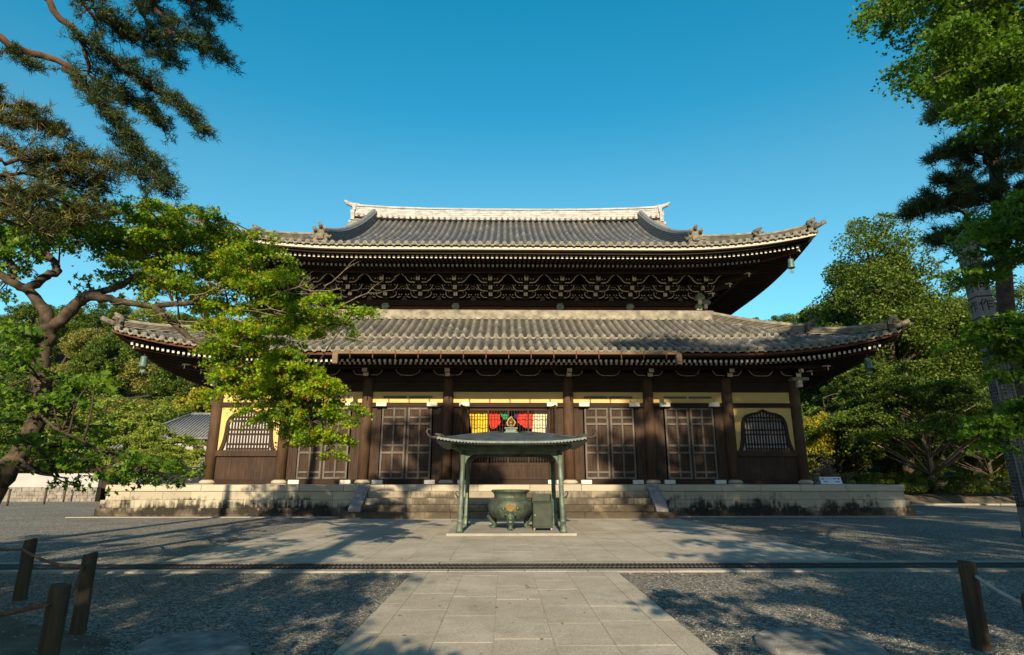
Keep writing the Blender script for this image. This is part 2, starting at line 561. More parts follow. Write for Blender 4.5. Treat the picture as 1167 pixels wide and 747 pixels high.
M['pillarwood'] = m_wood('pale squared pillar timber', (0.13, 0.12, 0.108), (0.26, 0.235, 0.21), 'z', isl=0.1)  # timber tone lowered to carry the shade of the leaves around the pillar


def m_cloth(name, c):
    t = NT(name); nz = t.noise(5, 3)
    col = t.ramp(nz, [(0.3, tuple(q * 0.8 for q in c)), (0.7, c)])
    t.fin(col, 0.8, spec=0.2); return t.mat


M['c_yellow'] = m_cloth('yellow silk', (0.85, 0.55, 0.03))
M['c_red'] = m_cloth('red silk', (0.75, 0.045, 0.03))
M['c_green'] = m_cloth('green silk', (0.03, 0.30, 0.12))
M['c_purple'] = m_cloth('purple silk', (0.08, 0.03, 0.16))
M['c_cream'] = m_cloth('cream silk', (0.75, 0.68, 0.45))


def m_leaf(name, c0, c1, trans=0.35, rare=None):
    t = NT(name)
    k = t.island()
    stops = [(0.0, c0), (0.85, c1)]
    if rare: stops += [(0.9, rare)]
    col = t.ramp(k, stops)
    big = t.noise(1.1, 4)
    col = t.mix(1.0, col, t.ramp(big, [(0.34, (0.45, 0.58, 0.55)), (0.55, (0.95, 0.97, 0.9)), (0.72, (1.15, 1.0, 0.9))]), 'MULTIPLY')
    t.fin(col, 0.55, spec=0.3)
    tr = t.n('BsdfTranslucent')
    lc = t.mix(1.0, col, (1.6, 1.5, 0.6), 'MULTIPLY')
    t.l(lc, tr.inputs[0])
    mx = t.n('MixShader'); mx.inputs[0].default_value = trans
    t.l(t.b.outputs[0], mx.inputs[1]); t.l(tr.outputs[0], mx.inputs[2]); t.l(mx.outputs[0], t.out.inputs[0])
    return t.mat


M['lf_maple'] = m_leaf('maple leaves', (0.075, 0.18, 0.006), (0.33, 0.48, 0.012), 0.42, (0.42, 0.22, 0.02))
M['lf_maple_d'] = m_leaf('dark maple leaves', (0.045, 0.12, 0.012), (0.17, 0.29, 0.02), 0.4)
M['lf_maple_r'] = m_leaf('fresh green maple leaves', (0.035, 0.095, 0.008), (0.14, 0.26, 0.015), 0.4)
M['lf_broad'] = m_leaf('broad leaves', (0.025, 0.055, 0.008), (0.15, 0.21, 0.025), 0.3)
M['lf_lime'] = m_leaf('lime young leaves', (0.17, 0.23, 0.03), (0.34, 0.38, 0.07), 0.4)
M['lf_olive'] = m_leaf('olive leaves', (0.15, 0.16, 0.03), (0.30, 0.28, 0.07), 0.3)
M['lf_yellow'] = m_leaf('golden leaves', (0.20, 0.19, 0.015), (0.40, 0.37, 0.03), 0.4)
M['lf_pine'] = m_leaf('pine needles', (0.018, 0.042, 0.016), (0.055, 0.095, 0.028), 0.2, (0.16, 0.16, 0.04))
M['lf_pine_brown'] = m_leaf('browning pine needles', (0.035, 0.055, 0.015), (0.12, 0.125, 0.035), 0.2, (0.40, 0.28, 0.07))
M['lf_hedge'] = m_leaf('hedge leaves', (0.04, 0.08, 0.012), (0.16, 0.20, 0.03), 0.3)
M['lf_plum'] = m_leaf('mauve leaves', (0.10, 0.07, 0.07), (0.22, 0.16, 0.15), 0.3)
M['bark'] = m_plain('mossy grey bark', (0.06, 0.045, 0.03), 0.95, 0.75, 7, bump=1.0)
M['bark_dark'] = m_plain('dark bark', (0.06, 0.042, 0.03), 0.95, 0.5, 6, bump=0.8)
M['bark_red'] = m_plain('reddish pine bark', (0.085, 0.045, 0.028), 0.95, 0.5, 6, bump=0.8)
M['bark_pale'] = m_plain('pale grey twig bark', (0.2, 0.16, 0.115), 0.95, 0.4, 6)

EX = {}
exec_marker = None

# =================================================================== SETTING
mb = MB()
N = 60
xs = np.concatenate([np.linspace(-900, -60, 8), np.linspace(-55, 55, 45), np.linspace(60, 900, 8)])
ys = np.concatenate([np.linspace(-300, -20, 6), np.linspace(-15, 62, 45), np.linspace(70, 1500, 8)])
V = [(x, y, 0.0) for y in ys for x in xs]
nx = len(xs)
F = [(j * nx + i, j * nx + i + 1, (j + 1) * nx + i + 1, (j + 1) * nx + i) for j in range(len(ys) - 1) for i in range(nx - 1)]
mb.add(V, F)
tag(mb.build('ground', M['gravel']), kind='structure')

mb = MB()
rb = random.Random(12)
ring = []
for q in range(40):
    a = 2 * math.pi * q / 40; r_ = 1 + rb.uniform(-.07, .07) + .12 * math.sin(3 * a + 1)
    ring.append((-9.6 + 5.0 * r_ * math.cos(a), 5.4 + 3.6 * r_ * math.sin(a), 0.004))
mb.add([(-9.6, 5.4, .004)] + ring, [(0, 1 + q, 1 + (q + 1) % 40) for q in range(40)])
tag(mb.build('bare_ground', M['soil']), kind='structure')

# hills behind the temple
rngh = np.random.default_rng(4)


def hill_z(x, y):
    t = min(1, max(0, (y - 58) / 75.0))
    t = t * t * (3 - 2 * t)
    side = 0.72 + 0.38 * min(1, abs(x) / 75.0) - 0.1 * math.cos(x * 0.045)
    return -0.5 + 26.5 * t * side + 1.2 * math.sin(x * 0.11 + y * 0.05) * t


mb = MB()
hx_ = np.linspace(-260, 260, 70); hy_ = np.linspace(54, 210, 30)
V = [(x, y, hill_z(x, y)) for y in hy_ for x in hx_]
nx = len(hx_)
F = [(j * nx + i, j * nx + i + 1, (j + 1) * nx + i + 1, (j + 1) * nx + i) for j in range(len(hy_) - 1) for i in range(nx - 1)]
mb.add(V, F, 0, True)
tag(mb.build('hill', M['hill']), kind='structure')

# raised garden bank on the right
mb = MB()
V = []
gx = np.linspace(17.0, 120, 40); gy = np.linspace(39.0, 70, 24)
rg = random.Random(3)
for j, y in enumerate(gy):
    for i, x in enumerate(gx):
        e = min(1, (x - 17.0) / 1.5, (y - 39.0) / 1.6)
        V.append((x, y + (rg.uniform(-.25, .25) if j == 0 else 0), -0.02 + max(0, e) * 0.45 + max(0, e) * rg.uniform(0, .18) + max(0, (y - 44)) * 0.05 * max(0, e)))
F = [(j * 40 + i, j * 40 + i + 1, (j + 1) * 40 + i + 1, (j + 1) * 40 + i) for j in range(23) for i in range(39)]
mb.add(V, F, 0, True)
tag(mb.build('garden_bank', M['soil']), kind='structure')

# paved path and forecourt: individual slabs with open joints over a soil bed
rp = random.Random(8)


def slabs(mb, x0, x1, y0, y1, cols, rowlen, z=0.022, gap=0.009, jitter=True):
    edges = [x0 + (x1 - x0) * c for c in cols]
    for i in range(len(edges) - 1):
        y = y0 - (rp.uniform(0, rowlen) if jitter else 0)
        while y < y1:
            L = rowlen * rp.uniform(0.8, 1.25)
            a = max(y, y0); b = min(y + L, y1)
            if b - a > 0.15:
                dz = rp.uniform(-0.0012, 0.0012)
                mb.bx(edges[i] + gap / 2, edges[i + 1] - gap / 2, a + gap / 2, b - gap / 2, 0.004, z + dz)
            y += L


mb = MB()
slabs(mb, -1.78, -1.50, -6, 11.02, [0, 1], 1.6)
slabs(mb, 1.50, 1.78, -6, 11.02, [0, 1], 1.6)
slabs(mb, -1.50, 1.50, -6, 11.02, [0, .2, .4, .6, .8, 1], 0.95)
tag(mb.build('path', M['paving']), kind='structure')
mb = MB(); mb.bx(-1.79, 1.79, -6, 11.03, -0.05, 0.0165)
tag(mb.build('path_bed', M['joint']), kind='structure')
mb = MB()
slabs(mb, -6.9, 6.9, 12.34, 25.0, [0, .035] + [.035 + .93 * k / 15 for k in range(1, 15)] + [.965, 1], 1.3, 0.02)
tag(mb.build('forecourt_pavement', M['paving']), kind='structure')
mb = MB(); mb.bx(-6.92, 6.92, 12.34, 25.6, -0.05, 0.0145)
tag(mb.build('forecourt_bed', M['joint']), kind='structure')
# drain channel kerbs
mb = MB()
for y0, y1 in ((11.04, 11.27), (12.06, 12.32)):
    x = -60.0
    while x < 60:
        L = rp.uniform(1.1, 1.5); mb.bx(x + .006, x + L - .006, y0, y1, -0.1, 0.03 + rp.uniform(-.002, .002)); x += L
tag(mb.build('drain_kerb', M['kerb']), kind='structure')
mb = MB(); mb.bx(-60, 60, 11.27, 12.06, -0.06, 0.009)
tag(mb.build('drain_channel', M['dark']), kind='structure')
gr = empty('drain_grate', (0, 11.665, 0), 'rusty dark iron grating across the yard between two granite kerbs', 'grate')
for yy in (11.30, 11.66, 12.03):
    mb = MB(); mb.bx(-58, 58, yy - .022, yy + .022, 0.010, 0.026)
    mb.build('rail', M['iron'], gr)
mb = MB()
x = -30
while x < 30:
    mb.bx(x, x + .028, 11.325, 12.005, 0.012, 0.0245); x += 0.085
mb.build('bar', M['iron'], gr)['kind'] = 'stuff'
# stone strip along the foot of the platform, and kerb line to the right
mb = MB()
x = -18.6
while x < 18.6:
    L = rp.uniform(1.1, 1.6); mb.bx(x, min(18.6, x + L - .01), 26.1, 26.5, 0.0, 0.03); x += L
x = 19.5
while x < 60:
    L = rp.uniform(1.1, 1.6); mb.bx(x, x + L - .01, 37.3, 37.55, 0.0, 0.10); x += L
tag(mb.build('kerb', M['kerb']), kind='structure')

# =================================================================== TEMPLE
T0 = Vector((0, 29.8, 0))
temple = empty('temple_hall', T0, 'large two-tiered dark timber temple hall with grey tiled roofs on a pale stone platform', 'temple')
COLX = [-14.61, -11.14, -7.11, -3.04, 3.04, 7.11, 11.14, 14.61]
FZ = 1.33                                     # platform floor
YW = 29.8                                     # front column line
# --- platform
mb = MB()
rs = random.Random(5)


def course(mb, y, z0, z1, L0, x0, x1, inset, skip=None, side=0):
    x = x0
    while x < x1 - .05:
        L = min(L0 * rs.uniform(.75, 1.3), x1 - x)
        if x1 - (x + L) < .5: L = x1 - x
        mb.bx(x + .006, x + L - .006, y + inset + rs.uniform(-.004, .004), y + inset + .6, z0, z1 - .008)
        x += L


course(mb, 26.62, 0.0, 0.36, 1.9, -17.78, 17.78, 0)
course(mb, 26.72, 0.36, 0.70, 1.5, -17.66, 17.66, 0)
course(mb, 26.82, 0.70, 1.06, 1.3, -17.52, 17.52, 0)
for sx in (-1, 1):
    for (z0, z1, q) in ((0, .36, 17.78), (.36, .70, 17.66), (.70, 1.06, 17.52)):
        y = 27.45
        while y < 52:
            L = rs.uniform(1.2, 2.0)
            a, b = sorted((sx * q, sx * (q - .6)))
            mb.bx(a, b, y, y + L - .01, z0, z1 - .008); y += L
mb.bx(-16.9, 16.9, 27.5, 52, 0.0, 1.05)
plat = mb.build('stone_platform', M['stone'], temple)
mb = MB()
x = -17.56
while x < 17.5:
    L = min(rs.uniform(1.7, 2.3), 17.56 - x)
    if 17.56 - (x + L) < .6: L = 17.56 - x
    mb.bx(x + .005, x + L - .005, 26.76, 27.6, 1.06, FZ); x += L
for sx in (-1, 1):
    y = 27.61
    while y < 52:
        L = rs.uniform(1.7, 2.3)
        a, b = sorted((sx * 17.56, sx * 16.9)); mb.bx(a, b, y, y + L - .01, 1.06, FZ); y += L
bevel(mb.build('capstone', M['capstone'], plat), .015)
mb = MB()
x = -16.88
while x < 16.8:
    y = 27.61
    while y < 34:
        mb.bx(x + .004, x + .8, y + .004, y + .8, 1.06, FZ - .006); y += .805
    x += .805
mb.build('floor_paving', M['paving'], plat)
# --- stairs
st = MB()
RH = FZ / 5
for k in range(4):
    hw = 6.85 if k == 0 else 6.04
    x = -hw; yf = 25.0 + .42 * k
    sm = MB()
    while x < hw - .1:
        L = min(rs.uniform(1.6, 2.4), hw - x)
        if hw - (x + L) < .7: L = hw - x
        sm.bx(x + .004, x + L - .004, yf, 26.8 if k else 26.60, RH * k + .001, RH * (k + 1)); x += L
    bevel(sm.build('stair_step', M['stair'], temple), .012)
for sx in (-1, 1):
    cm = MB()
    a, b = sorted((sx * 6.06, sx * 6.56))
    P = [(a, 25.15, RH + .002), (b, 25.15, RH + .002), (b, 25.15, RH + .14), (a, 25.15, RH + .14),
         (a, 26.75, RH + .002), (b, 26.75, RH + .002), (b, 26.75, FZ + .03), (a, 26.75, FZ + .03)]
    cm.add(P, [(0, 1, 2, 3), (4, 7, 6, 5), (3, 2, 6, 7), (0, 3, 7, 4), (1, 5, 6, 2), (0, 4, 5, 1)])
    bevel(cm.build('cheek_stone', M['cheek'], temple), .015)

# --- columns
for i, x in enumerate(COLX):
    cm = MB()
    prof = [(.275, FZ + .2), (.275, 4.5), (.27, 6.3), (.262, 6.8)]
    cm.lathe(prof, (x, YW, 0), 20)
    col = cm.build('column', M['column'], temple)
    bm_ = MB()
    bm_.lathe([(.30, FZ), (.40, FZ + .05), (.42, FZ + .09), (.38, FZ + .15), (.31, FZ + .19), (.30, FZ + .205)], (x, YW, 0), 20)
    bm_.bx(x - .46, x + .46, YW - .46, YW + .46, FZ - .01, FZ + .012)
    bm_.build('base_stone', M['capstone'], col)
# plain back and side shells of the lower tier
mb = MB()
for sx in (-1, 1):
    mb.bx(min(sx * 14.5, sx * 14.7), max(sx * 14.5, sx * 14.7), YW + .3, 51, FZ, 6.85)
mb.bx(-14.5, 14.5, 50.8, 51, FZ, 6.85)
mb.build('side_wall', M['timber'], temple)
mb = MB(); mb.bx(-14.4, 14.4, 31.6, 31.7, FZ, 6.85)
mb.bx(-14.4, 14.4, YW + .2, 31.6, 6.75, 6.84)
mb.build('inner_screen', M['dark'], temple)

# --- long beams
mb = MB()
mb.bx(-15.2, 15.2, YW - .16, YW + .16, 6.38, 6.84)
mb.build('tie_beam', M['timber_x'], temple)
mb = MB()
for i in range(7):
    mb.bx(COLX[i] + .24, COLX[i + 1] - .24, YW - .12, YW + .12, 5.86, 6.36)
mb.build('lintel', M['timber_x'], temple)
mb = MB()
for i in range(7):
    mb.bx(COLX[i] + .25, COLX[i + 1] - .25, YW - .14, YW + .14, 5.08, 5.30)
mb.build('door_head', M['timber_x'], temple)
mb = MB()
for i in range(7):
    mb.bx(COLX[i] + .27, COLX[i + 1] - .27, YW - .16, YW + .16, FZ + .003, FZ + .22)
mb.build('sill', M['timber_x'], temple)
for i in range(7):
    pm = MB(); pm.bx(COLX[i] + .24, COLX[i + 1] - .24, YW - .02, YW + .05, 5.303, 5.857)
    pm.build('plaster_strip', M['cream'], temple)


def vboards(mb, x0, x1, y, z0, z1, w, th=.05):
    n = max(1, int(round((x1 - x0) / w))); s = (x1 - x0) / n
    for k in range(n):
        mb.bx(x0 + k * s + .003, x0 + (k + 1) * s - .003, y + rs.uniform(0, .008), y + th + .01, z0, z1)


# --- cusped windows in the end bays
def cusp_curve(hw, h, n=26):
    """bell-shaped opening outline, from bottom left up over to bottom right; base z=0"""
    pts = []
    side = [(1.16, 0), (1.09, .12), (1.03, .28), (1.0, .45), (.99, .58), (.96, .70), (.88, .81), (.76, .88), (.58, .925), (.42, .945), (.30, .955), (.16, .985), (0.0, 1.03)]
    R_ = [(a * hw, b * h) for a, b in side]
    L_ = [(-a, b) for a, b in R_]
    return L_[:-1] + [R_[-1]] + R_[-2::-1]


def cusped_window(i):
    x0, x1 = COLX[i] + .26, COLX[i + 1] - .26
    cx = (x0 + x1) / 2
    pm = MB(); pm.bx(x0, x1, YW - .03, YW + .06, 2.95, 5.078)
    pm.build('plaster_panel', M['cream'], temple)
    zb, h, hw = 2.955, 1.86, 1.02
    out = cusp_curve(hw + .16, h + .12); inn = cusp_curve(hw - .0, h)
    n = len(out); fm = MB()
    V = []
    for yy in (YW - .14, YW + .02):
        for (a, b) in out: V.append((cx + a, yy, zb + b))
        for (a, b) in inn: V.append((cx + a, yy, zb + b))
    F = []
    for k in range(n - 1):
        F.append((k + 1, k, n + k, n + k + 1))
        F.append((k, k + 1, 2 * n + k + 1, 2 * n + k))
        F.append((n + k + 1, n + k, 3 * n + k, 3 * n + k + 1))
    F += [(0, 2 * n, 3 * n, n), (n - 1, 2 * n - 1, 4 * n - 1, 3 * n - 1)]
    fm.add(V, F)
    w = fm.build('window', M['timber'], temple)
    # pale panel behind
    pp = MB(); poly = [(cx + a, zb + b) for a, b in reversed(inn)]
    pp.prism(list(reversed(poly))[::-1], YW - .045, YW - .035)
    pp.build('window_panel', M['paper'], w)
    lm = MB()

    def top_at(x):
        best = 0
        for k in range(len(inn) - 1):
            (a, b), (c, d) = inn[k], inn[k + 1]
            if min(a, c) <= x <= max(a, c) and abs(c - a) > 1e-6:
                best = max(best, b + (d - b) * (x - a) / (c - a))
        return best
    k = 0
    xx = -hw + .02
    while xx < hw + .05:
        t = top_at(xx)
        if abs(xx) > hw * .985: t = h * .5
        lm.bx(cx + xx - .034, cx + xx + .034, YW - .10, YW - .06, zb, zb + max(.2, t - .01)); xx += .147
    for q in (.04, .16, .42, .54, .77, .87):
        zz = zb + h * q
        ww = hw * (1.0 if q < .6 else (.97 if q < .8 else .80))
        lm.bx(cx - ww, cx + ww, YW - .108, YW - .055, zz - .035, zz + .035)
    lm.build('lattice', M['timber'], w)
    sm = MB(); sm.bx(x0 - .02, x1 + .02, YW - .15, YW + .14, 2.66, 2.95)
    sm.build('window_sill', M['board'], w)
    wm = MB(); vboards(wm, x0, x1, YW - .03, FZ + .222, 2.658, .62)
    wm.build('wainscot', M['board'], temple)


cusped_window(0); cusped_window(6)


# --- panelled doors
def door_leaf(x0, x1, y, parent, flip=1):
    z0, z1 = FZ + .24, 5.06
    dm = MB(); vboards(dm, x0 + .02, x1 - .02, y, z0, z1, .3, .06)
    leaf = dm.build('door', M['board'], parent)
    w = .085
    xm = x0 + (x1 - x0) * (.5)
    for xa in (x0 + w / 2, xm, x1 - w / 2):
        fr = MB(); fr.bx(xa - w / 2, xa + w / 2, y - .075, y + .0, z0, z1)
        fr.build('stile', M['greywood'], leaf)
    for z in (z0 + .05, z0 + .33, z0 + 1.27, z0 + 1.62, z0 + 2.68, z0 + 3.0, z0 + 4.02, z1 - .05):
        hb = MB(); hb.bx(x0 + .01, x1 - .01, y - .055, y - .003, z - .05, z + .05)
        hb.build('rail', M['greywood_x'], leaf)
    return leaf


def door_bay(i):
    c0, c1 = COLX[i] + .27, COLX[i + 1] - .27
    m = .52
    x0, x1 = c0 + m, c1 - m
    for (ja, jb) in ((c0, x0 - .06), (x1 + .06, c1)):
        pm = MB(); vboards(pm, ja, jb, YW - .02, FZ + .222, 5.078, .28)
        pm.build('jamb_panel', M['board'], temple)
    xm = (x0 + x1) / 2
    door_leaf(x0, xm - .05, YW - .02, temple); door_leaf(xm + .05, x1, YW - .02, temple)
    cm = MB(); cm.bx(xm - .05, xm + .05, YW - .1, YW + .02, FZ + .222, 5.078); cm.build('meeting_stile', M['timber'], temple)
    for xx in (x0 - .02, x1 + .02):
        for (za, zb) in ((5.09, 5.31), (FZ + .004, FZ + .2)):
            wm = MB(); wm.bx(xx - .26, xx + .26, YW - .36, YW - .165, za, zb)
            bevel(wm.build('pivot_block', M['white'], temple), .02)


for i in (1, 2, 4, 5): door_bay(i)

# --- centre bay: lattice screens between opened doors
c0, c1 = COLX[3] + .27, COLX[4] - .27
ox0, ox1 = -2.08, 2.08
for (ja, jb) in ((c0, ox0 - .1), (ox1 + .1, c1)):
    pm = MB(); vboards(pm, ja, jb, YW - .02, FZ + .222, 5.078, .3)
    pm.build('jamb_panel', M['board'], temple)
for sx in (-1, 1):
    # opened leaf standing nearly square to the front
    a = sx * 2.2
    m3 = Matrix.Rotation(sx * R(10), 3, 'Z')
    dm = MB()
    for (za, zb) in ((FZ + .24, 2.6), (2.66, 3.9), (3.96, 5.05)):
        dm.box((a, YW - .70, (za + zb) / 2), (.05, 1.0, zb - za), M=m3)
    leaf = dm.build('opened_door', M['board'], temple)
    dm = MB()
    for yy in (-.20, -.5, -.95):
        q = m3 @ Vector((0, yy + .5, 0))
        dm.box((a + q.x, YW - .70 + q.y - .05, 3.32), (.1, .08, 3.5), M=m3)
    dm.build('stile', M['timber'], leaf)
    for zz in (FZ + .30, 2.63, 3.93, 5.0):
        dm = MB(); dm.box((a, YW - .70, zz), (.09, .98, .1), M=m3)
        dm.build('rail', M['timber'], leaf)
    for (za, zb) in ((5.09, 5.31), (FZ + .004, FZ + .2)):
        wm = MB(); wm.bx(sx * 2.2 - .26, sx * 2.2 + .26, YW - .36, YW - .165, za, zb)
        bevel(wm.build('pivot_block', M['white'], temple), .02)
    jm = MB(); jm.bx(sx * 2.09 - .06, sx * 2.09 + .06, YW - .12, YW + .1, FZ + .222, 5.078); jm.build('jamb', M['board'], temple)
for k in range(4):
    xa = -2.02 + 1.01 * k; xb = xa + 1.01
    sm = MB()
    sm.bx(xa, xa + .045, YW, YW + .07, FZ + .23, 5.07); sm.bx(xb - .045, xb - .003, YW, YW + .07, FZ + .23, 5.07)
    for zz in (FZ + .29, 2.29, 4.98): sm.bx(xa + .047, xb - .048, YW + .004, YW + .066, zz - .06, zz + .06)
    scr = sm.build('lattice_screen', M['board'], temple)
    lm = MB()
    n = 7
    for q in range(1, n):
        xx = xa + .035 + (1.01 - .035) * q / n
        lm.bx(xx - .013, xx + .013, YW + .02, YW + .05, 2.35, 4.92)
    for zz in (2.75, 3.2, 3.7, 4.2, 4.62):
        lm.bx(xa + .047, xb - .048, YW + .012, YW + .058, zz - .012, zz + .012)
    lm.build('lattice', M['board'], scr)
    bm_ = MB(); vboards(bm_, xa + .047, xb - .048, YW + .015, FZ + .35, 2.23, .31, .03)
    bm_.build('panel', M['board'], scr)

# coloured curtain hung inside the centre bay
cur = empty('ceremonial_curtain', (0, YW + .35, 5.0), 'five-coloured silk curtain looped up behind the centre lattice screens', 'curtain')


def cloth(mb, quad, ny=10, nx=12, amp=.05, ph=0.0):
    (a, b, c, d) = [Vector(q) for q in quad]       # top left, top right, bottom right, bottom left  (x,z)
    V = []
    for j in range(ny + 1):
        for i in range(nx + 1):
            u, v = i / nx, j / ny
            p = a.lerp(b, u).lerp(d.lerp(c, u), v)
            sag = -.10 * math.sin(math.pi * u) * v
            V.append((p.x, YW + .35 + amp * math.sin(u * 15 + ph + v * 2) * (.4 + v), p.y + sag))
    F = [(j * (nx + 1) + i, (j + 1) * (nx + 1) + i, (j + 1) * (nx + 1) + i + 1, j * (nx + 1) + i + 1) for j in range(ny) for i in range(nx)]
    mb.add(V, F, 0, True)


for nm, q, mt in (('curtain_panel', [(-2.0, 5.0), (-1.12, 5.0), (-.92, 3.8), (-1.8, 3.4)], 'c_yellow'),
                  ('curtain_panel', [(-1.15, 5.0), (-.50, 5.0), (-.36, 4.38), (-.88, 4.02)], 'c_red'),
                  ('curtain_panel', [(-.5, 5.0), (.10, 5.0), (.0, 4.62), (-.28, 4.55)], 'c_green'),
                  ('curtain_panel', [(.22, 5.0), (.62, 5.0), (.52, 4.66), (.34, 4.6)], 'c_purple'),
                  ('curtain_panel', [(.60, 5.0), (1.32, 5.0), (1.18, 4.02), (.44, 4.42)], 'c_red'),
                  ('curtain_panel', [(1.30, 5.0), (2.0, 5.0), (1.85, 3.2), (1.2, 3.55)], 'c_cream'),
                  ('curtain_panel', [(1.92, 4.6), (2.06, 4.6), (2.06, 3.0), (1.86, 3.2)], 'c_purple')):
    m_ = MB(); cloth(m_, q, ph=rs.uniform(0, 6)); m_.build(nm, M[mt], cur)


# =================================================================== ROOFS
def rad_lift(d, s, L, s0, dmax):
    a = max(0.0, 1 - s / s0)
    return L * (a ** 2.3) * max(0.0, 1 - d / dmax) ** 1.2


class Roof:
    def __init__(s, hx, y0, y1, z0, a, b, L, s0, dl):
        s.hx, s.y0, s.y1, s.z0, s.a, s.b, s.L, s.s0, s.dl = hx, y0, y1, z0, a, b, L, s0, dl

    def P(s, d): return s.z0 + s.a * d + s.b * d * d

    def Z(s, d, sc): return s.P(d) + rad_lift(d, sc, s.L, s.s0, s.dl)

    def pos(s, side, u, d):
        """side F: u=x ; R/L: u=y ; B"""
        if side == 'F': return (u, s.y0 + d)
        if side == 'B': return (u, s.y1 - d)
        if side == 'R': return (s.hx - d, u)
        return (-s.hx + d, u)

    def scorner(s, side, u):
        if side in 'FB': return s.hx - abs(u)
        return min(u - s.y0, s.y1 - u)


def tile_slope(V, F, UV, rf, side, us, d0, dend, dz=0.0, sp=.42, n=15, discs=True):
    r = .105
    prof = [(-sp / 2, .0), (-sp / 4 - .03, -.025), (-r, .0), (-r * .85, .07), (-r * .45, .118), (0, .132), (r * .45, .118), (r * .85, .07), (r, .0), (sp / 4 + .03, -.025), (sp / 2, .0)]
    k = len(prof)
    for iu, u in enumerate(us):
        de = dend(u)
        if de - d0 < .15: continue
        base = len(V)
        nn = max(3, int(n * (de - d0) / 6) + 2)
        jz = random.uniform(-.012, .012); ju = random.uniform(-.015, .015)
        for j in range(nn):
            d = d0 + (de - d0) * j / (nn - 1)
            for (w, h) in prof:
                x, y = rf.pos(side, u + w + (ju if abs(w) < sp * .45 else 0), d)
                z = rf.Z(d, max(d, rf.scorner(side, u + w))) + h + dz + (jz if abs(w) < sp * .45 else 0)
                V.append((x, y, z)); UV.append((iu + .5 + w / sp * .98, d))
        for j in range(nn - 1):
            for q in range(k - 1):
                f = (base + j * k + q, base + j * k + q + 1, base + (j + 1) * k + q + 1, base + (j + 1) * k + q)
                F.append(f)


def end_discs(mb, rf, side, us, d0, dz=0.0, sp=.42):
    for u in us:
        s = rf.scorner(side, u)
        if s < .05: continue
        z = rf.Z(d0, max(d0, s)) + dz + .025
        p0 = Vector((*rf.pos(side, u, d0 - .05), z)); p1 = Vector((*rf.pos(side, u, d0 + .12), z + .03))
        mb.tube([p0, p1], .118, 12)
        c = Vector((*rf.pos(side, u, d0 - .062), z))
        dirv = (p0 - p1).normalized()
        mb.tube([p0 + dirv * .0, p0 + dirv * .018], .075, 10)
        # crescent lip of the pan tile between two rounds
        um = u + sp / 2
        sm = rf.scorner(side, um)
        if sm < .1: continue
        Vv = []
        for dd in (d0 - .03, d0 + .06):
            for (w, h0, h1) in ((-.12, .02, -.06), (-.06, -.02, -.115), (0, -.03, -.13), (.06, -.02, -.115), (.12, .02, -.06)):
                x, y = rf.pos(side, um + w, dd); zz = rf.Z(d0, max(d0, rf.scorner(side, um + w))) + dz
                Vv.append((x, y, zz + h0)); Vv.append((x, y, zz + h1))
        Fv = []
        for q in range(4):
            Fv.append((2 * q, 2 * q + 1, 2 * q + 3, 2 * q + 2))
            Fv.append((2 * q + 1, 2 * q + 11, 2 * q + 13, 2 * q + 3))
        mb.add(Vv, Fv)


def eave_strip(mb, rf, d_in, zoff0, zoff1, th, n=48, sides='FRLB', mi=0):
    """continuous board following the eave curve"""
    for side in sides:
        if side in 'FB': a, b = -rf.hx + d_in, rf.hx - d_in
        else: a, b = rf.y0 + d_in, rf.y1 - d_in
        V = []
        for i in range(n + 1):
            u = a + (b - a) * i / n
            # denser towards the corners
            z = rf.z0 + rad_lift(0, max(0, rf.scorner(side, u) - d_in), rf.L, rf.s0, rf.dl)
            uu = min(max(u, a + th), b - th)
            x0, y0 = rf.pos(side, u, d_in); x1, y1 = rf.pos(side, uu, d_in + th)
            V += [(x0, y0, z + zoff0), (x0, y0, z + zoff1), (x1, y1, z + zoff1), (x1, y1, z + zoff0)]
        F = []
        flip = side in 'BL'
        for i in range(n):
            for q in range(4):
                q2 = (q + 1) % 4
                f = (4 * i + q, 4 * i + q2, 4 * i + 4 + q2, 4 * i + 4 + q)
                F.append(f if flip else f[::-1])
        F += [(0, 1, 2, 3), (4 * n + 3, 4 * n + 2, 4 * n + 1, 4 * n)]
        mb.add(V, F, mi)


class Soffit:
    """underside: z = zs + sl*d + lift"""
    def __init__(s, rf, zs, sl): s.rf, s.zs, s.sl = rf, zs, sl

    def Z(s, side, u, d):
        rf = s.rf
        return s.zs + s.sl * d + rad_lift(d * .6, max(d, rf.scorner(side, u)), rf.L, rf.s0, rf.dl)


def rafters(mb, so, side, ulist, d0, d1, w, h, zoff=0.0):
    rf = so.rf
    for u in ulist:
        s = rf.scorner(side, u)
        if s < d0 + .35: continue
        de = min(d1, s)
        nseg = 1
        p = Vector((*rf.pos(side, u, d0), so.Z(side, u, d0) + zoff)); q = Vector((*rf.pos(side, u, de), so.Z(side, u, de) + zoff))
        mb.beam(p, q, w, h, 0, 1)


def soffit_sheet(mb, so, d0, d1, sides='FRLB', n=60, m=5, zoff=.0):
    rf = so.rf
    for side in sides:
        V = []
        for j in range(m + 1):
            d = d0 + (d1 - d0) * j / m
            if side in 'FB': a, b = -rf.hx + d, rf.hx - d
            else: a, b = rf.y0 + d, rf.y1 - d
            for i in range(n + 1):
                u = a + (b - a) * i / n
                V.append((*rf.pos(side, u, d), so.Z(side, u, d) + zoff))
        F = [(j * (n + 1) + i, j * (n + 1) + i + 1, (j + 1) * (n + 1) + i + 1, (j + 1) * (n + 1) + i) for j in range(m) for i in range(n)]
        mb.add(V, F, 0, True)


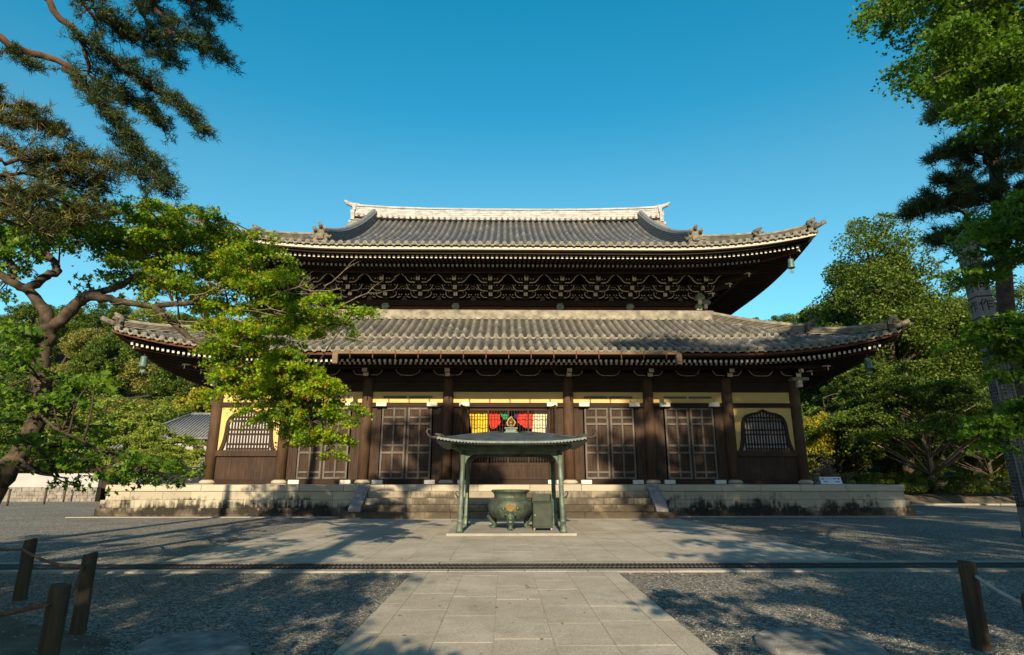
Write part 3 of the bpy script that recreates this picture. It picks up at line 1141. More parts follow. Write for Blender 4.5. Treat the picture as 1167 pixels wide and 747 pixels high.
def striped(w, h, layers, cap=.14):
    """closed profile (side, up) of a layered tile ridge with a round cap"""
    L = []; lh = (h - cap) / layers
    for k in range(layers):
        ww = w * (1 - .12 * k / layers)
        L += [(ww, k * lh + .012), (ww, k * lh + lh * .62), (ww - .075, k * lh + lh * .66), (ww - .075, (k + 1) * lh + .008)]
    top = [(cap * math.cos(a), h - cap + cap * math.sin(a)) for a in [math.pi * q / 8 for q in range(0, 9)]]
    right = L
    left = [(-x, z) for x, z in reversed(L)]
    return left[::-1][::-1] and ([(-w, 0)] + [(w, 0)] + right + top + left)


def onigawara(mb, loc, ang, s=1.0):
    """ridge-end ornament: shield with curled top, facing direction ang (0 faces -y)"""
    Tm = Matrix.Translation(Vector(loc)) @ Matrix.Rotation(ang, 4, 'Z') @ Matrix.Scale(s, 4)
    sil = [(-.42, 0), (.42, 0), (.40, .28), (.52, .36), (.36, .46), (.44, .66), (.26, .70), (.16, .88), (0, .80), (-.16, .88), (-.26, .70), (-.44, .66), (-.36, .46), (-.52, .36), (-.40, .28)]
    mb.prism(sil, -.12, .12, T=Tm)
    mb.prism([(-.2, .12), (.2, .12), (.22, .42), (.0, .56), (-.22, .42)], -.24, -.12, T=Tm)
    for x, z in ((-.30, .62), (.30, .62), (0, .86)):
        mb.tube([Tm @ Vector((x, .25, z - .04)), Tm @ Vector((x, -.42, z + .12))], .11 * s, 10)
    for sx in (-1, 1):
        mb.tube([Tm @ Vector((sx * .34, -.05, .30)), Tm @ Vector((sx * .55, -.1, .26)), Tm @ Vector((sx * .62, -.1, .40))], [.1 * s, .08 * s, .04 * s], 8)


def build_roof(rf, mat_tile, steps, dtop, xg=None, sp=.42):
    """steps: list of (d0, dend_limit, dz)"""
    V, F, UV = [], [], []
    md = MB()
    nF = int(2 * rf.hx / sp)
    usF = [(-nF / 2 + .5 + k) * sp for k in range(nF)]
    ly = rf.y1 - rf.y0; nS = int(ly / sp)
    usS = [rf.y0 + ly / 2 + (-nS / 2 + .5 + k) * sp for k in range(nS)]
    for (d0, dl, dz) in steps:
        def dF(u, dl=dl):
            s = rf.hx - abs(u)
            if xg is not None and abs(u) < xg: return min(dl, dtop)
            return min(dl, s + .12)

        def dS(u, dl=dl):
            s = min(u - rf.y0, rf.y1 - u)
            lim = dl if xg is None else min(dl, rf.hx - xg)
            return min(lim, s + .12)
        for side, us, fn in (('F', usF, dF), ('B', usF, dF), ('R', usS, dS), ('L', usS, dS)):
            tile_slope(V, F, UV, rf, side, us, d0, fn, dz, sp)
            if side != 'B': end_discs(md, rf, side, [u for u in us if rf.scorner(side, u) > d0 + .1], d0, dz, sp)
    o = mesh_np('tiled_roof', np.array(V) - np.array([T0.x, T0.y, T0.z]), F, mat_tile, temple, UV, smooth=False)
    md.build('tile_ends', M['tile_end'], o)
    return o


# ---- lower roof
LO = Roof(18.2, 26.2, 53.0, 7.29, .375, .017, 1.02, 8.5, 8)
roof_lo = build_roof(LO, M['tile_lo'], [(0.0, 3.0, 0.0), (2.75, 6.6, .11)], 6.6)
mb = MB(); eave_strip(mb, LO, .10, -.235, -.125, .25); mb.build('eave_board', M['redwood'], roof_lo)
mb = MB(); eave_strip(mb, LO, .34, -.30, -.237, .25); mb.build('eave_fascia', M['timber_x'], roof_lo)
SLO = Soffit(LO, 6.77, .20)
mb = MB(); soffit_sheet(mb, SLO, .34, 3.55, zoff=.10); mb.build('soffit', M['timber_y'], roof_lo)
us = [(-74.5 + k) * .243 for k in range(150)]
usy = [LO.y0 + .2 + .243 * k for k in range(100)]
mb = MB(); rafters(mb, SLO, 'F', us, .46, 2.3, .11, .13); mb.build('flying_rafters', [M['timber_y'], M['white']], roof_lo)
mb = MB(); rafters(mb, SLO, 'F', us, 1.75, 3.7, .11, .13, -.135); mb.build('base_rafters', [M['timber_y'], M['white_dull']], roof_lo)
for side in 'RL':
    mb = MB(); rafters(mb, SLO, side, usy, .46, 2.3, .11, .13); mb.build('flying_rafters', [M['timber_x'], M['white']], roof_lo)
    mb = MB(); rafters(mb, SLO, side, usy, 1.75, 3.7, .11, .13, -.135); mb.build('base_rafters', [M['timber_x'], M['white_dull']], roof_lo)

# ---- upper roof
UP = Roof(16.15, 28.2, 52.2, 13.28, .345, .0183, .90, 8.5, 9)
XG = 10.85
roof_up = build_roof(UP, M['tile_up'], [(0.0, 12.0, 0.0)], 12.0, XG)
mb = MB(); eave_strip(mb, UP, .10, -.27, -.125, .2); mb.build('eave_board', M['whiteboard'], roof_up)
mb = MB(); eave_strip(mb, UP, .34, -.42, -.272, .25); mb.build('eave_fascia', M['timber_x'], roof_up)
SUP = Soffit(UP, 12.66, .18)
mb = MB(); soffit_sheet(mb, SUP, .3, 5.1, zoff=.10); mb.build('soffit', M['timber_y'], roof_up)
us = [(-66.5 + k) * .243 for k in range(134)]
usy = [UP.y0 + .2 + .243 * k for k in range(90)]
mb = MB(); rafters(mb, SUP, 'F', us, .50, 2.6, .115, .135); mb.build('flying_rafters', [M['timber_y'], M['white']], roof_up)
mb = MB(); rafters(mb, SUP, 'F', us, 1.95, 5.0, .115, .135, -.19); mb.build('base_rafters', [M['timber_y'], M['white_dull']], roof_up)
for side in 'RL':
    mb = MB(); rafters(mb, SUP, side, usy, .50, 2.6, .115, .135); mb.build('flying_rafters', [M['timber_x'], M['white']], roof_up)
    mb = MB(); rafters(mb, SUP, side, usy, 1.95, 5.0, .115, .135, -.19); mb.build('base_rafters', [M['timber_x'], M['white_dull']], roof_up)

# ---- main ridge
YR = 40.2
mb = MB()
zr = UP.P(12.0) - .12


def ridge_lift(x): return .28 * (abs(x) / 11.2) ** 3.0


path = [(x, YR, zr + ridge_lift(x)) for x in np.linspace(-11.2, 11.2, 30)]
mb.sweep(path, [(-.44, 0), (.44, 0), (.44, .14), (.34, .16), (.34, .80), (.40, .82), (.40, .89), (.22, .94), (.16, 1.06), (-.16, 1.06), (-.22, .94), (-.40, .89), (-.40, .82), (-.34, .80), (-.34, .16), (-.44, .14)])
mainr = mb.build('main_ridge', M['ridge_light'], roof_up)
mb = MB()
for k in range(53):
    x = -10.9 + k * .42
    mb.tube([(x, YR - .56, zr + ridge_lift(x) + .08), (x, YR - .3, zr + ridge_lift(x) + .12)], .085, 8)
mb.build('ridge_foot_tiles', M['ridge_lich'], mainr)
for sx in (-1, 1):
    mb = MB()
    z1 = zr + ridge_lift(11.2)
    x = sx * 11.2
    # stacked end tile, stepping down and outwards along the verge
    a = lambda p, q: tuple(sorted((x + sx * p, x + sx * q)))
    for (p, q, za, zb, hw) in ((-.05, .22, .68, .98, .45), (-.05, .16, .45, .68, .5), (0, .30, .12, .45, .55), (-.02, .24, -.35, .12, .6), (.0, .42, -.55, -.35, .5)):
        xa, xb = a(p, q); mb.bx(xa, xb, YR - hw, YR + hw, z1 + za, z1 + zb)
    mb.tube([(x - sx * .25, YR, z1 + 1.03), (x + sx * .35, YR, z1 + 1.07), (x + sx * .72, YR, z1 + 1.22), (x + sx * .92, YR, z1 + 1.40)], [.16, .17, .15, .10], 10)
    mb.build('ridge_end', M['ridge_light'], mainr)
    # verge descending from ridge end along the gable edge
    for fb in (1, -1):
        mb = MB()
        pts = []
        for q in range(11):
            d = 12.0 - (12.0 - 5.3) * q / 10
            y = (UP.y0 + d) if fb == 1 else (UP.y1 - d)
            pts.append((sx * 11.05, y, UP.P(d) + .02))
        mb.sweep(pts, [(-.3, -.25), (.3, -.25), (.3, .16), (.1, .22), (-.1, .22), (-.3, .16)])
        mb.build('verge', M['ridge_lich'], roof_up)
    # descending ridge
    mb = MB(); pts = []
    XK = 9.85
    for q in range(25):
        d = 12.0 - (12.0 - .75) * q / 24
        pts.append((sx * XK, UP.y0 + d, UP.P(d) + .06 + (.10 * (1 - q / 24.0))))
    mb.sweep(pts, striped(.30, .88, 7, .15))
    dr = mb.build('descending_ridge', M['ridge'], roof_up)
    mb = MB(); onigawara(mb, (sx * XK, UP.y0 + .62, UP.P(.6) + .1), 0, .90); mb.build('ridge_ornament', M['oni'], dr)
    # gable wall
    mb = MB()
    nn = 14; V = []
    for q in range(nn + 1):
        y = UP.y0 + 5.2 + (24 - 10.4) * q / nn
        d = min(y - UP.y0, UP.y1 - y)
        V.append((sx * 10.8, y, UP.P(5.2) - .1)); V.append((sx * 10.8, y, UP.P(d) - .02))
    mb.add(V, [(2 * q, 2 * q + 2, 2 * q + 3, 2 * q + 1) for q in range(nn)])
    mb.build('gable_wall', M['timber'], roof_up)


def hip_ridge(rf, sx, dstart, dend, split, parent, w, h, mat, name='corner_ridge', fb=1, orn=True):
    def P(d, up=0):
        y = rf.y0 + d if fb == 1 else rf.y1 - d
        return Vector((sx * (rf.hx - d), y, rf.Z(d, d) + .03 + up))
    mb = MB()
    n = 16
    pts = [P(dstart + (split - dstart) * q / n) for q in range(n + 1)]
    mb.sweep(pts, striped(w, h, 5, .13))
    pts = [P(split - .1 + (dend - split + .1) * q / n, .05 * (q / n) ** 2) for q in range(n + 1)]
    mb.sweep(pts, striped(w * .92, h * .72, 4, .12))
    o = mb.build(name, mat, parent)
    if orn:
        ang = sx * R(45) if fb == 1 else sx * R(135)
        m1 = MB(); p = P(split - .12, .0); onigawara(m1, p, ang, .70); m1.build('ridge_ornament', M['oni'], o)
        m1 = MB(); p = P(dend - .1, .0); onigawara(m1, p, ang, .64)
        q0 = P(dend, .1); q1 = P(dend - .55, .02)
        m1.tube([P(dend + .1, .10), P(dend - .3, .16), P(dend - .62, .30)], [.12, .12, .11], 10)
        m1.build('ridge_ornament', M['oni'], o)
    return o


for sx in (-1, 1):
    hip_ridge(UP, sx, 5.6, .35, 2.35, roof_up, .25, .52, M['ridge_lich'])
    hip_ridge(UP, sx, 5.6, .35, 2.35, roof_up, .25, .52, M['ridge_lich'], fb=-1, orn=False)
    hip_ridge(LO, sx, 6.6, .35, 2.9, roof_lo, .26, .55, M['ridge_lich'])
    hip_ridge(LO, sx, 6.6, .35, 2.9, roof_lo, .26, .55, M['ridge_lich'], fb=-1, orn=False)

# band where the lower roof meets the upper walls
mb = MB()
zb = LO.P(6.5) + .05
mb.sweep([(-11.85, 32.62, zb), (11.85, 32.62, zb)], [(-.26, -.1), (.26, -.1), (.26, .3), (.20, .32), (.20, .42), (.1, .5), (-.26, .5)])
for sx in (-1, 1):
    mb.sweep([(sx * 11.78, 32.9, zb), (sx * 11.78, 47, zb)], [(-.24, -.1), (.24, -.1), (.24, .3), (.2, .48), (-.2, .48), (-.24, .3)])
mb.build('skirt_ridge', M['ridge_lich'], roof_lo)

# ---- upper body
mb = MB()
mb.bx(-11.0, 11.0, 33.25, 33.45, 10.0, 13.6)
for sx in (-1, 1): mb.bx(min(sx * 10.9, sx * 11.1), max(sx * 10.9, sx * 11.1), 33.46, 47, 10.0, 13.6)
mb.bx(-11, 11, 46.9, 47.1, 10.0, 13.6)
mb.build('upper_wall', M['timber_x'], temple)
mb = MB()
mb.bx(-11.7, 11.7, 33.0, 33.24, 11.0, 11.33)
mb.build('lower_rail', M['redwood'], temple)
mb = MB()
mb.bx(-11.6, 11.6, 32.9, 33.24, 11.36, 11.68)
mb.build('head_rail', M['timber_x'], temple)
for x in COLX[1:-1]:
    mb = MB()
    mb.box((x, 32.84, 11.28), (.44, .3, .2)); mb.box((x, 32.84, 11.13), (.34, .26, .12)); mb.box((x, 32.84, 11.42), (.34, .26, .1))
    bevel(mb.build('beam_nose', M['capmetal'], temple), .05, 2)


def arm(mb, x0, y, pts, top, th=.16, strip=.032, mirror=True):
    """bracket arm: dark body above a curved lower edge with a white painted edge line; pts (dx,z)"""
    for sx in ((1, -1) if mirror else (1,)):
        P = [(x0 + sx * a, z) for a, z in pts]
        for k in range(len(P) - 1):
            (xa, za), (xb, zb_) = P[k], P[k + 1]
            if sx < 0: xa, za, xb, zb_ = xb, zb_, xa, za
            mb.prism([(xa, za), (xb, zb_), (xb, max(top, zb_ + .03)), (xa, max(top, za + .03))], y - th / 2, y + th / 2, 0)
            nx_, nz_ = -(zb_ - za), (xb - xa)
            ln = math.hypot(nx_, nz_) or 1
            ox, oz = nx_ / ln * strip, nz_ / ln * strip
            mb.prism([(xa - ox * .2, za - oz * .2), (xb - ox * .2, zb_ - oz * .2), (xb + ox, zb_ + oz), (xa + ox, za + oz)], y - th / 2 - .014, y - th / 2 + .004, 1)


def masu(mb, x, y, z, s=.2, white=False):
    mb.bx(x - s / 2, x + s / 2, y - s / 2, y + s / 2, z, z + s * .55, 0)
    mb.bx(x - s * .4, x + s * .4, y - s * .4, y + s * .4, z - s * .25, z - .001, 0)
    for sx in (-1, 1):
        mb.bx(x + sx * s * .40 - .028, x + sx * s * .40 + .028, y - s / 2 - .012, y - s / 2, z + .005, z + .06, 1)


def upper_bracket(x, corner=False):
    mb = MB()
    # bearing block
    mb.bx(x - .2, x + .2, 32.75, 33.2, 11.69, 11.95, 0)
    # three stepped tiers
    arm(mb, x, 32.88, [(.22, 11.80), (.40, 11.82), (.50, 11.88), (.58, 11.97), (.62, 12.08)], 12.06)
    arm(mb, x, 32.28, [(.16, 12.02), (.50, 12.04), (.60, 12.10), (.70, 12.2), (.74, 12.34)], 12.28)
    arm(mb, x, 31.62, [(.18, 12.30), (.48, 12.32), (.60, 12.42), (.69, 12.52), (.74, 12.63), (.86, 12.72), (.94, 12.80), (1.012, 12.82)], 12.80)
    for (yy, zz, offs) in ((32.88, 12.10, (.5,)), (32.28, 12.34, (.3, .68)), (31.62, 12.50, (.32,)), (32.55, 12.20, (.88, .60)), (32.95, 11.98, (.82,)), (31.9, 12.62, (.62,))):
        for o_ in offs:
            for sx in (-1, 1): masu(mb, x + sx * o_, yy, zz, .19)
    arm(mb, x, 32.6, [(.52, 12.16), (.66, 12.17), (.78, 12.24), (.88, 12.36), (1.012, 12.38)], 12.37, strip=.026)
    arm(mb, x, 33.0, [(.62, 11.84), (.74, 11.85), (.82, 11.92), (.88, 12.02)], 12.02, strip=.024)
    # projecting arms with white noses
    for (y0, za, zb_) in ((32.50, 11.86, 12.06), (31.95, 12.08, 12.30), (31.30, 12.40, 12.66)):
        mb.bx(x - .085, x + .085, y0 + .02, 33.2, za, zb_, 0)
        for q in (-1, 1):
            mb.bx(x + q * .058 - .05, x + q * .058 + .05, y0, y0 + .018, za - .02, zb_, 1)
        mb.bx(x - .16, x + .16, y0 + .06, y0 + .3, zb_, zb_ + .09, 0)
    # long tail rafter above
    mb.beam((x, 30.9, 12.58), (x, 33.2, 13.0), .12, .16, 0, 0)
    # low strut beside cluster
    return mb.build('bracket_cluster', [M['timber_x'], M['white_dull']], temple)


for k in range(-6, 6):
    upper_bracket((k + .5) * 2.03)
# struts between the clusters and eave purlins
mb = MB()
for k in range(-5, 6):
    x = k * 2.03
    mb.prism([(x - .16, 11.69), (x + .16, 11.69), (x + .09, 11.98), (x - .09, 11.98)], 33.05, 33.2)
mb.build('strut', M['greywood'], temple)
for (y, z, s) in ((32.3, 12.42, .13), (31.6, 12.88, .15), (30.95, 12.80, .2)):
    mb = MB(); mb.bx(-11.9 - (33.2 - y) * .9, 11.9 + (33.2 - y) * .9, y - s / 2, y + s / 2, z - s / 2, z + s / 2)
    for sx in (-1, 1):
        xx = sx * (11.14 + 33.2 - y)
        mb.bx(xx - s / 2, xx + s / 2, y + s / 2 + .01, 46, z - s / 2, z + s / 2)
    mb.build('eave_purlin', M['timber_x'], temple)


def corner_set(rf, so, sx, xb, yb, z0, tiers, dend, hgt):
    """diagonal brackets and the corner beam under one eave corner"""
    mb = MB()
    for (ln, z, w) in tiers:
        p1 = Vector((sx * (xb - .1), yb + .1, z)); p0 = Vector((sx * (xb + ln), yb - ln, z + .05 * ln))
        mb.beam(p0, p1, w, w * 1.25, 0, 1)
        # white curled end line
        mb.box(p0 + Vector((sx * -.05, .05, w * .45)), (.3, .3, .05), sx * R(45), 1)
    # radial arms to front and to the side
    for (l, z, _w) in tiers[:2]:
        mb.beam((sx * xb, yb - l * .9, z), (sx * xb, yb, z), .14, .2, 0, 1)
        mb.beam((sx * (xb + l * .9), yb, z), (sx * xb, yb, z), .14, .2, 0, 1)
    mb.build('corner_bracket', [M['timber'], M['white_dull']], temple)
    # hip beam
    mb = MB()
    pts = []
    for q in range(9):
        d = 5.2 * (1 - q / 8) + dend * q / 8 if hgt > 10 else 3.7 * (1 - q / 8) + dend * q / 8
        pts.append(Vector((sx * (rf.hx - d), rf.y0 + d, so.Z('F', sx * (rf.hx - d), d) - .08)))
    for q in range(8): mb.beam(pts[q + 1], pts[q], .24, .3, 0, 1 if q == 7 else 0)
    hb = mb.build('hip_beam', [M['redwood'], M['white']], temple)
    mb = MB()
    e = pts[-1]; dv = (pts[-1] - pts[-2]).normalized()
    mb.beam(e + dv * .08 + Vector((0, 0, .19)), e - dv * .75 + Vector((0, 0, .19)), .34, .07)
    mb.build('beam_cap', M['capmetal'], hb)
    return e


ends = {}
for sx in (-1, 1):
    ends['u', sx] = corner_set(UP, SUP, sx, 11.14, 33.2, 11.9, [(.75, 11.9, .18), (1.5, 12.2, .18), (2.3, 12.5, .18)], .75, 13)
    ends['l', sx] = corner_set(LO, SLO, sx, 14.61, 29.8, 6.9, [(.7, 6.72, .18), (1.25, 6.86, .18)], .75, 7)
    # corner cluster with rounded capital
    mb = MB()
    for (bx_, by_, bz) in ((sx * 11.55, 32.85, 11.55), (sx * 11.14, 32.55, 11.75)):
        mb.box((bx_, by_, bz), (.5, .45, .18), mi=0); mb.box((bx_, by_, bz - .2), (.2, .2, .3), mi=1); mb.box((bx_, by_, bz + .14), (.4, .36, .1), mi=0)
    bevel(mb.build('corner_capital', [M['capmetal'], M['white_dull']], temple), .03, 2)
    mb = MB(); mb.box((sx * 14.75, 29.42, 6.48), (.85, .5, .16), mi=0); mb.box((sx * 14.75, 29.4, 6.25), (.24, .3, .34), mi=1)
    bevel(mb.build('corner_capital', [M['capmetal'], M['white_dull']], temple), .03, 2)

# ---- lower brackets
for i, x in enumerate(COLX):
    mb = MB()
    mb.bx(x - .24, x + .24, 29.35, 29.95, 6.85, 6.95, 0)
    arm(mb, x, 29.5, [(.15, 6.66), (.5, 6.66), (.62, 6.72), (.7, 6.82), (.74, 6.92)], 6.94, strip=.02)
    for (y0, za, zb_) in ((29.05, 6.55, 6.76), (28.75, 6.72, 6.98)):
        mb.bx(x - .1, x + .1, y0 + .02, 29.9, za, zb_, 0)
        mb.bx(x - .125, x + .125, y0, y0 + .018, za, zb_, 1)
    mb.build('bracket_cluster', [M['timber_x'], M['white_dull']], temple)
for i in range(7):
    n = 2 if (COLX[i + 1] - COLX[i]) > 5 else 1
    for k in range(n):
        x = COLX[i] + (COLX[i + 1] - COLX[i]) * (k + 1) / (n + 1)
        mb = MB()
        arm(mb, x, 29.5, [(.0, 6.64), (.32, 6.65), (.46, 6.72), (.56, 6.82), (.62, 6.95)], 6.95, strip=.016)
        mb.prism([(x - .4, 6.85 - .35), (x + .4, 6.85 - .35), (x + .2, 6.62), (x - .2, 6.62)], 29.56, 29.64, 0)
        mb.build('frog_leg_strut', [M['timber_x'], M['white_dull']], temple)
mb = MB(); mb.bx(-15.6, 15.6, 29.3, 29.46, 6.96, 7.12); mb.bx(-16.2, 16.2, 28.6, 28.75, 6.9, 7.05)
mb.build('eave_purlin', M['timber_x'], temple)
# timber gutter under the middle of the lower eave, on straps
gx0, gx1 = -7.85, 7.75
mb = MB()
mb.bx(gx0, gx1, 26.02, 26.07, 7.05, 7.17); mb.bx(gx0, gx1, 26.07, 26.18, 7.05, 7.08); mb.bx(gx0, gx1, 26.18, 26.22, 7.05, 7.14)
gut = mb.build('eave_gutter', M['gutterwood'], temple)
for x in (gx0 + .04, gx1 - .04):
    mb = MB(); mb.bx(x - .12, x + .12, 25.99, 26.26, 6.6, 7.12); mb.build('downspout', M['gutterwood'], gut)
x = gx0 + .7
while x < gx1:
    mb = MB(); mb.bx(x - .022, x + .022, 26.0, 26.019, 6.86, 7.19); mb.bx(x - .022, x + .022, 26.02, 26.7, 6.84, 6.86)
    mb.build('gutter_strap', M['redwood'], gut); x += 1.02


# ---- wind bells
def wind_bell(p, label):
    r = empty('wind_bell', p, label, 'bell', 'wind bells under the eave corners')
    m = MB(); m.lathe([(.17, -.72), (.19, -.70), (.165, -.60), (.15, -.38), (.14, -.24), (.10, -.20), (.03, -.18)], (0, 0, 0), 16)
    o = m.build('bell_body', M['bell']); o.parent = r
    m = MB(); m.tube([(0, 0, 0), (0, 0, -.19)], .018, 6); m.tube([(0, 0, -.6), (0, 0, -.86)], .012, 6)
    o = m.build('hanger', M['redwood']); o.parent = r
    m = MB(); m.prism([(-.12, -1.0), (-.06, -.92), (0, -1.04), (.07, -.93), (.12, -1.0), (.1, -.84), (-.1, -.84)], -.008, .008)
    o = m.build('wind_plate', M['bell']); o.parent = r


wind_bell(ends['u', 1] + Vector((-.35, .35, -.25)), 'verdigris bell hanging from the right corner of the upper roof')
wind_bell(ends['u', -1] + Vector((.35, .35, -.25)), 'verdigris bell under the left corner of the upper roof')
wind_bell(ends['l', 1] + Vector((-.35, .35, -.25)), 'verdigris bell hanging from the right corner of the lower roof')
wind_bell(ends['l', -1] + Vector((.35, .35, -.25)), 'verdigris bell hanging from the left corner of the lower roof')
# =================================================================== INCENSE PAVILION
PV = Vector((0.02, 19.3, 0))
pav = empty('incense_pavilion', PV, 'small open pavilion with green bronze posts and curved metal roof sheltering the incense burner', 'pavilion')
px_, pyc = 0.02, 19.3
mb = MB(); mb.bx(px_ - 1.86, px_ + 1.86, pyc - 1.65, pyc + 1.75, 0.0, 0.085)
bevel(mb.build('plinth', M['kerb'], pav), .01)
HB = 1.50


def pav_leg(sx, sy):
    m = MB()
    b = Vector((px_ + sx * HB, pyc + sy * (HB - .06), .086)); t = Vector((px_ + sx * (HB - .07), pyc + sy * (HB - .12), 2.4))
    pts = [b, b + Vector((0, 0, .06)), b + Vector((0, 0, .10)), b.lerp(t, .12), b.lerp(t, .125), b.lerp(t, .155), b.lerp(t, .16), b.lerp(t, .6), t]
    m.tube(pts, [.11, .11, .095, .08, .09, .09, .076, .072, .068], 14)
    m.build('post', M['bronze_post'], pav)


for sx in (-1, 1):
    for sy in (-1, 1): pav_leg(sx, sy)


def arch_beam(axis, s):
    """beam with curved braces between two posts"""
    m = MB()
    L = HB - .12
    inner = [(-L, 1.80)]
    for q in range(9):
        a = math.pi / 2 * q / 8
        inner.append((-(L - .36) - .36 * math.cos(a), 1.95 + .36 * math.sin(a)))
    inner = inner + [(-x_, z_) for x_, z_ in reversed(inner)]
    n_in = len(inner)
    P = []
    n = len(inner)
    for yy in (-.055, .055):
        for (a, z) in inner: P.append((a, yy, z))
        for (a, z) in inner: P.append((a if abs(a) < L - .12 else math.copysign(L + .05, a), yy, 2.395 if z > 2.0 else z))
    F = []
    for k in range(n - 1):
        F.append((k, k + 1, n + k + 1, n + k)); F.append((3 * n + k, 3 * n + k + 1, 2 * n + k + 1, 2 * n + k))
        F.append((2 * n + k, 2 * n + k + 1, k + 1, k)); F.append((n + k, n + k + 1, 3 * n + k + 1, 3 * n + k))
    if axis == 'x': V = [(px_ + a, pyc + s * (HB - .16) + y, z) for a, y, z in P]
    else: V = [(px_ + s * (HB - .05) - y, pyc + a, z) for a, y, z in P]
    m.add(V, F)
    m.build('arched_brace', M['bronze'], pav)


for s in (-1, 1): arch_beam('x', s); arch_beam('y', s)
mb = MB()
for s in (-1, 1):
    mb.bx(px_ - 1.62, px_ + 1.62, pyc + s * 1.36 - .07, pyc + s * 1.36 + .07, 2.40, 2.475)
    mb.bx(px_ + s * 1.36 - .07, px_ + s * 1.36 + .07, pyc - 1.28, pyc + 1.28, 2.402, 2.472)
mb.build('head_beam', M['bronze'], pav)
# dark frieze of little rafters, one run per side
for s_ in (-1, 1):
    mb = MB()
    for k in range(44):
        x = -1.62 + 3.24 * k / 43
        mb.bx(px_ + x - .02, px_ + x + .02, pyc + s_ * 1.66 - .14, pyc + s_ * 1.66 + .14, 2.48, 2.59)
    mb.bx(px_ - 1.78, px_ + 1.78, pyc + s_ * 1.5 - .03, pyc + s_ * 1.5 + .03, 2.478, 2.62)
    mb.build('rafter_frieze', M['bronze'], pav)
    mb = MB()
    for k in range(36):
        x = -1.30 + 2.60 * k / 35
        mb.bx(px_ + s_ * 1.66 - .14, px_ + s_ * 1.66 + .14, pyc + x - .02, pyc + x + .02, 2.48, 2.59)
    mb.bx(px_ + s_ * 1.5 - .03, px_ + s_ * 1.5 + .03, pyc - 1.46, pyc + 1.46, 2.479, 2.618)
    mb.build('rafter_frieze', M['bronze'], pav)
# roof: square, gently curved, lifted corners
RW = 2.12
NR = 28


def pav_z(u, v):
    m_ = max(abs(u), abs(v)) / RW
    body = 3.03 - .40 * m_ ** 1.5 + .03 * math.sin(min(1, m_) * math.pi)
    c = (abs(u) / RW) * (abs(v) / RW)
    return body + .13 * (c ** 3.5)


V = []; 
for j in range(NR + 1):
    for i in range(NR + 1):
        u = -RW + 2 * RW * i / NR; v = -RW + 2 * RW * j / NR
        cst = 1 + .03 * (abs(u) / RW) ** 3 * (abs(v) / RW) ** 3
        V.append((px_ + u * cst, pyc + v * cst, pav_z(u, v)))
n1 = NR + 1
F = [(j * n1 + i, j * n1 + i + 1, (j + 1) * n1 + i + 1, (j + 1) * n1 + i) for j in range(NR) for i in range(NR)]
mb = MB(); mb.add(V, F, 0, True)
# underside
mb.add([(x, y, z - .10 if max(abs(x - px_), abs(y - pyc)) > RW * .9 else 2.60) for x, y, z in V], [f[::-1] for f in F], 0, True)
roof_p = mb.build('roof', M['copper_roof'], pav)
mb = MB()
for side in range(4):
    m3 = Matrix.Rotation(side * math.pi / 2, 3, 'Z')
    pr = []
    nq = 46
    for q in range(nq + 1):
        u = -RW + 2 * RW * q / nq
        cst = 1 + .03 * (abs(u) / RW) ** 3
        z = pav_z(u, -RW)
        p = m3 @ Vector((u * cst, -RW * cst - .012, 0))
        pr.append(Vector((px_ + p.x, pyc + p.y, z)))
    for q in range(nq):
        a, b = pr[q], pr[q + 1]; mdl = (a + b) / 2
        mb.add([a + Vector((0, 0, .012)), b + Vector((0, 0, .012)), b - Vector((0, 0, .03)), mdl - Vector((0, 0, .07)), a - Vector((0, 0, .03))], [(0, 4, 3, 2, 1)])
mb.build('scalloped_edge', M['copper_edge'], roof_p)
for sx in (-1, 1):
    for sy in (-1, 1):
        m = MB()
        c = Vector((px_ + sx * RW * 1.03, pyc + sy * RW * 1.03, pav_z(RW, RW) - .02)); o = Vector((sx, sy, 0)).normalized()
        m.tube([c - o * .3, c + o * .02, c + o * .16 + Vector((0, 0, .0)), c + o * .27 + Vector((0, 0, .05)), c + o * .33 + Vector((0, 0, .14)), c + o * .29 + Vector((0, 0, .22)), c + o * .19 + Vector((0, 0, .22)), c + o * .16 + Vector((0, 0, .17))],
               [.045, .042, .036, .03, .028, .024, .02, .014], 8)
        m.tube([c - o * .42 + Vector((0, 0, -.02)), c - o * .18 + Vector((0, 0, .07)), c + o * .02 + Vector((0, 0, .10))], [.06, .05, .02], 8)
        m.build('corner_hook', M['iron'], roof_p)
        # rib along the hip
        m = MB()
        pts = [Vector((px_ + sx * RW * t, pyc + sy * RW * t, pav_z(RW * t, RW * t) + .012)) for t in np.linspace(.16, 1.0, 12)]
        m.tube(pts, .03, 6); m.build('hip_rib', M['copper_roof'], roof_p)
mb = MB()
mb.bx(px_ - .23, px_ + .23, pyc - .23, pyc + .23, 2.99, 3.05); mb.bx(px_ - .17, px_ + .17, pyc - .17, pyc + .17, 3.05, 3.15); mb.bx(px_ - .21, px_ + .21, pyc - .21, pyc + .21, 3.15, 3.19)
fin = mb.build('finial_base', M['copper_edge'], roof_p)
mb = MB()
mb.lathe([(.02, 3.19), (.11, 3.21), (.125, 3.24), (.06, 3.26), (.085, 3.31), (.095, 3.35), (.07, 3.41), (.03, 3.46), (.01, 3.50)], (px_, pyc, 0), 18)
mb.build('jewel', M['gold'], fin)
mb = MB()
fl = []
for q in range(30):
    a = 2 * math.pi * q / 30
    r = 1.0 + .06 * math.sin(5 * a + 1.2)
    fl.append((px_ + .155 * r * math.cos(a) * (1 - .55 * max(0, math.sin(a))), 3.36 + (.20 if math.sin(a) > 0 else .13) * r * math.sin(a)))
inn = [(px_ + (x - px_) * .72, 3.36 + (z - 3.36) * .74) for x, z in fl]
V = []
for yy in (pyc - .02, pyc + .02): V += [(x, yy, z) for x, z in fl] + [(x, yy, z) for x, z in inn]
F = []
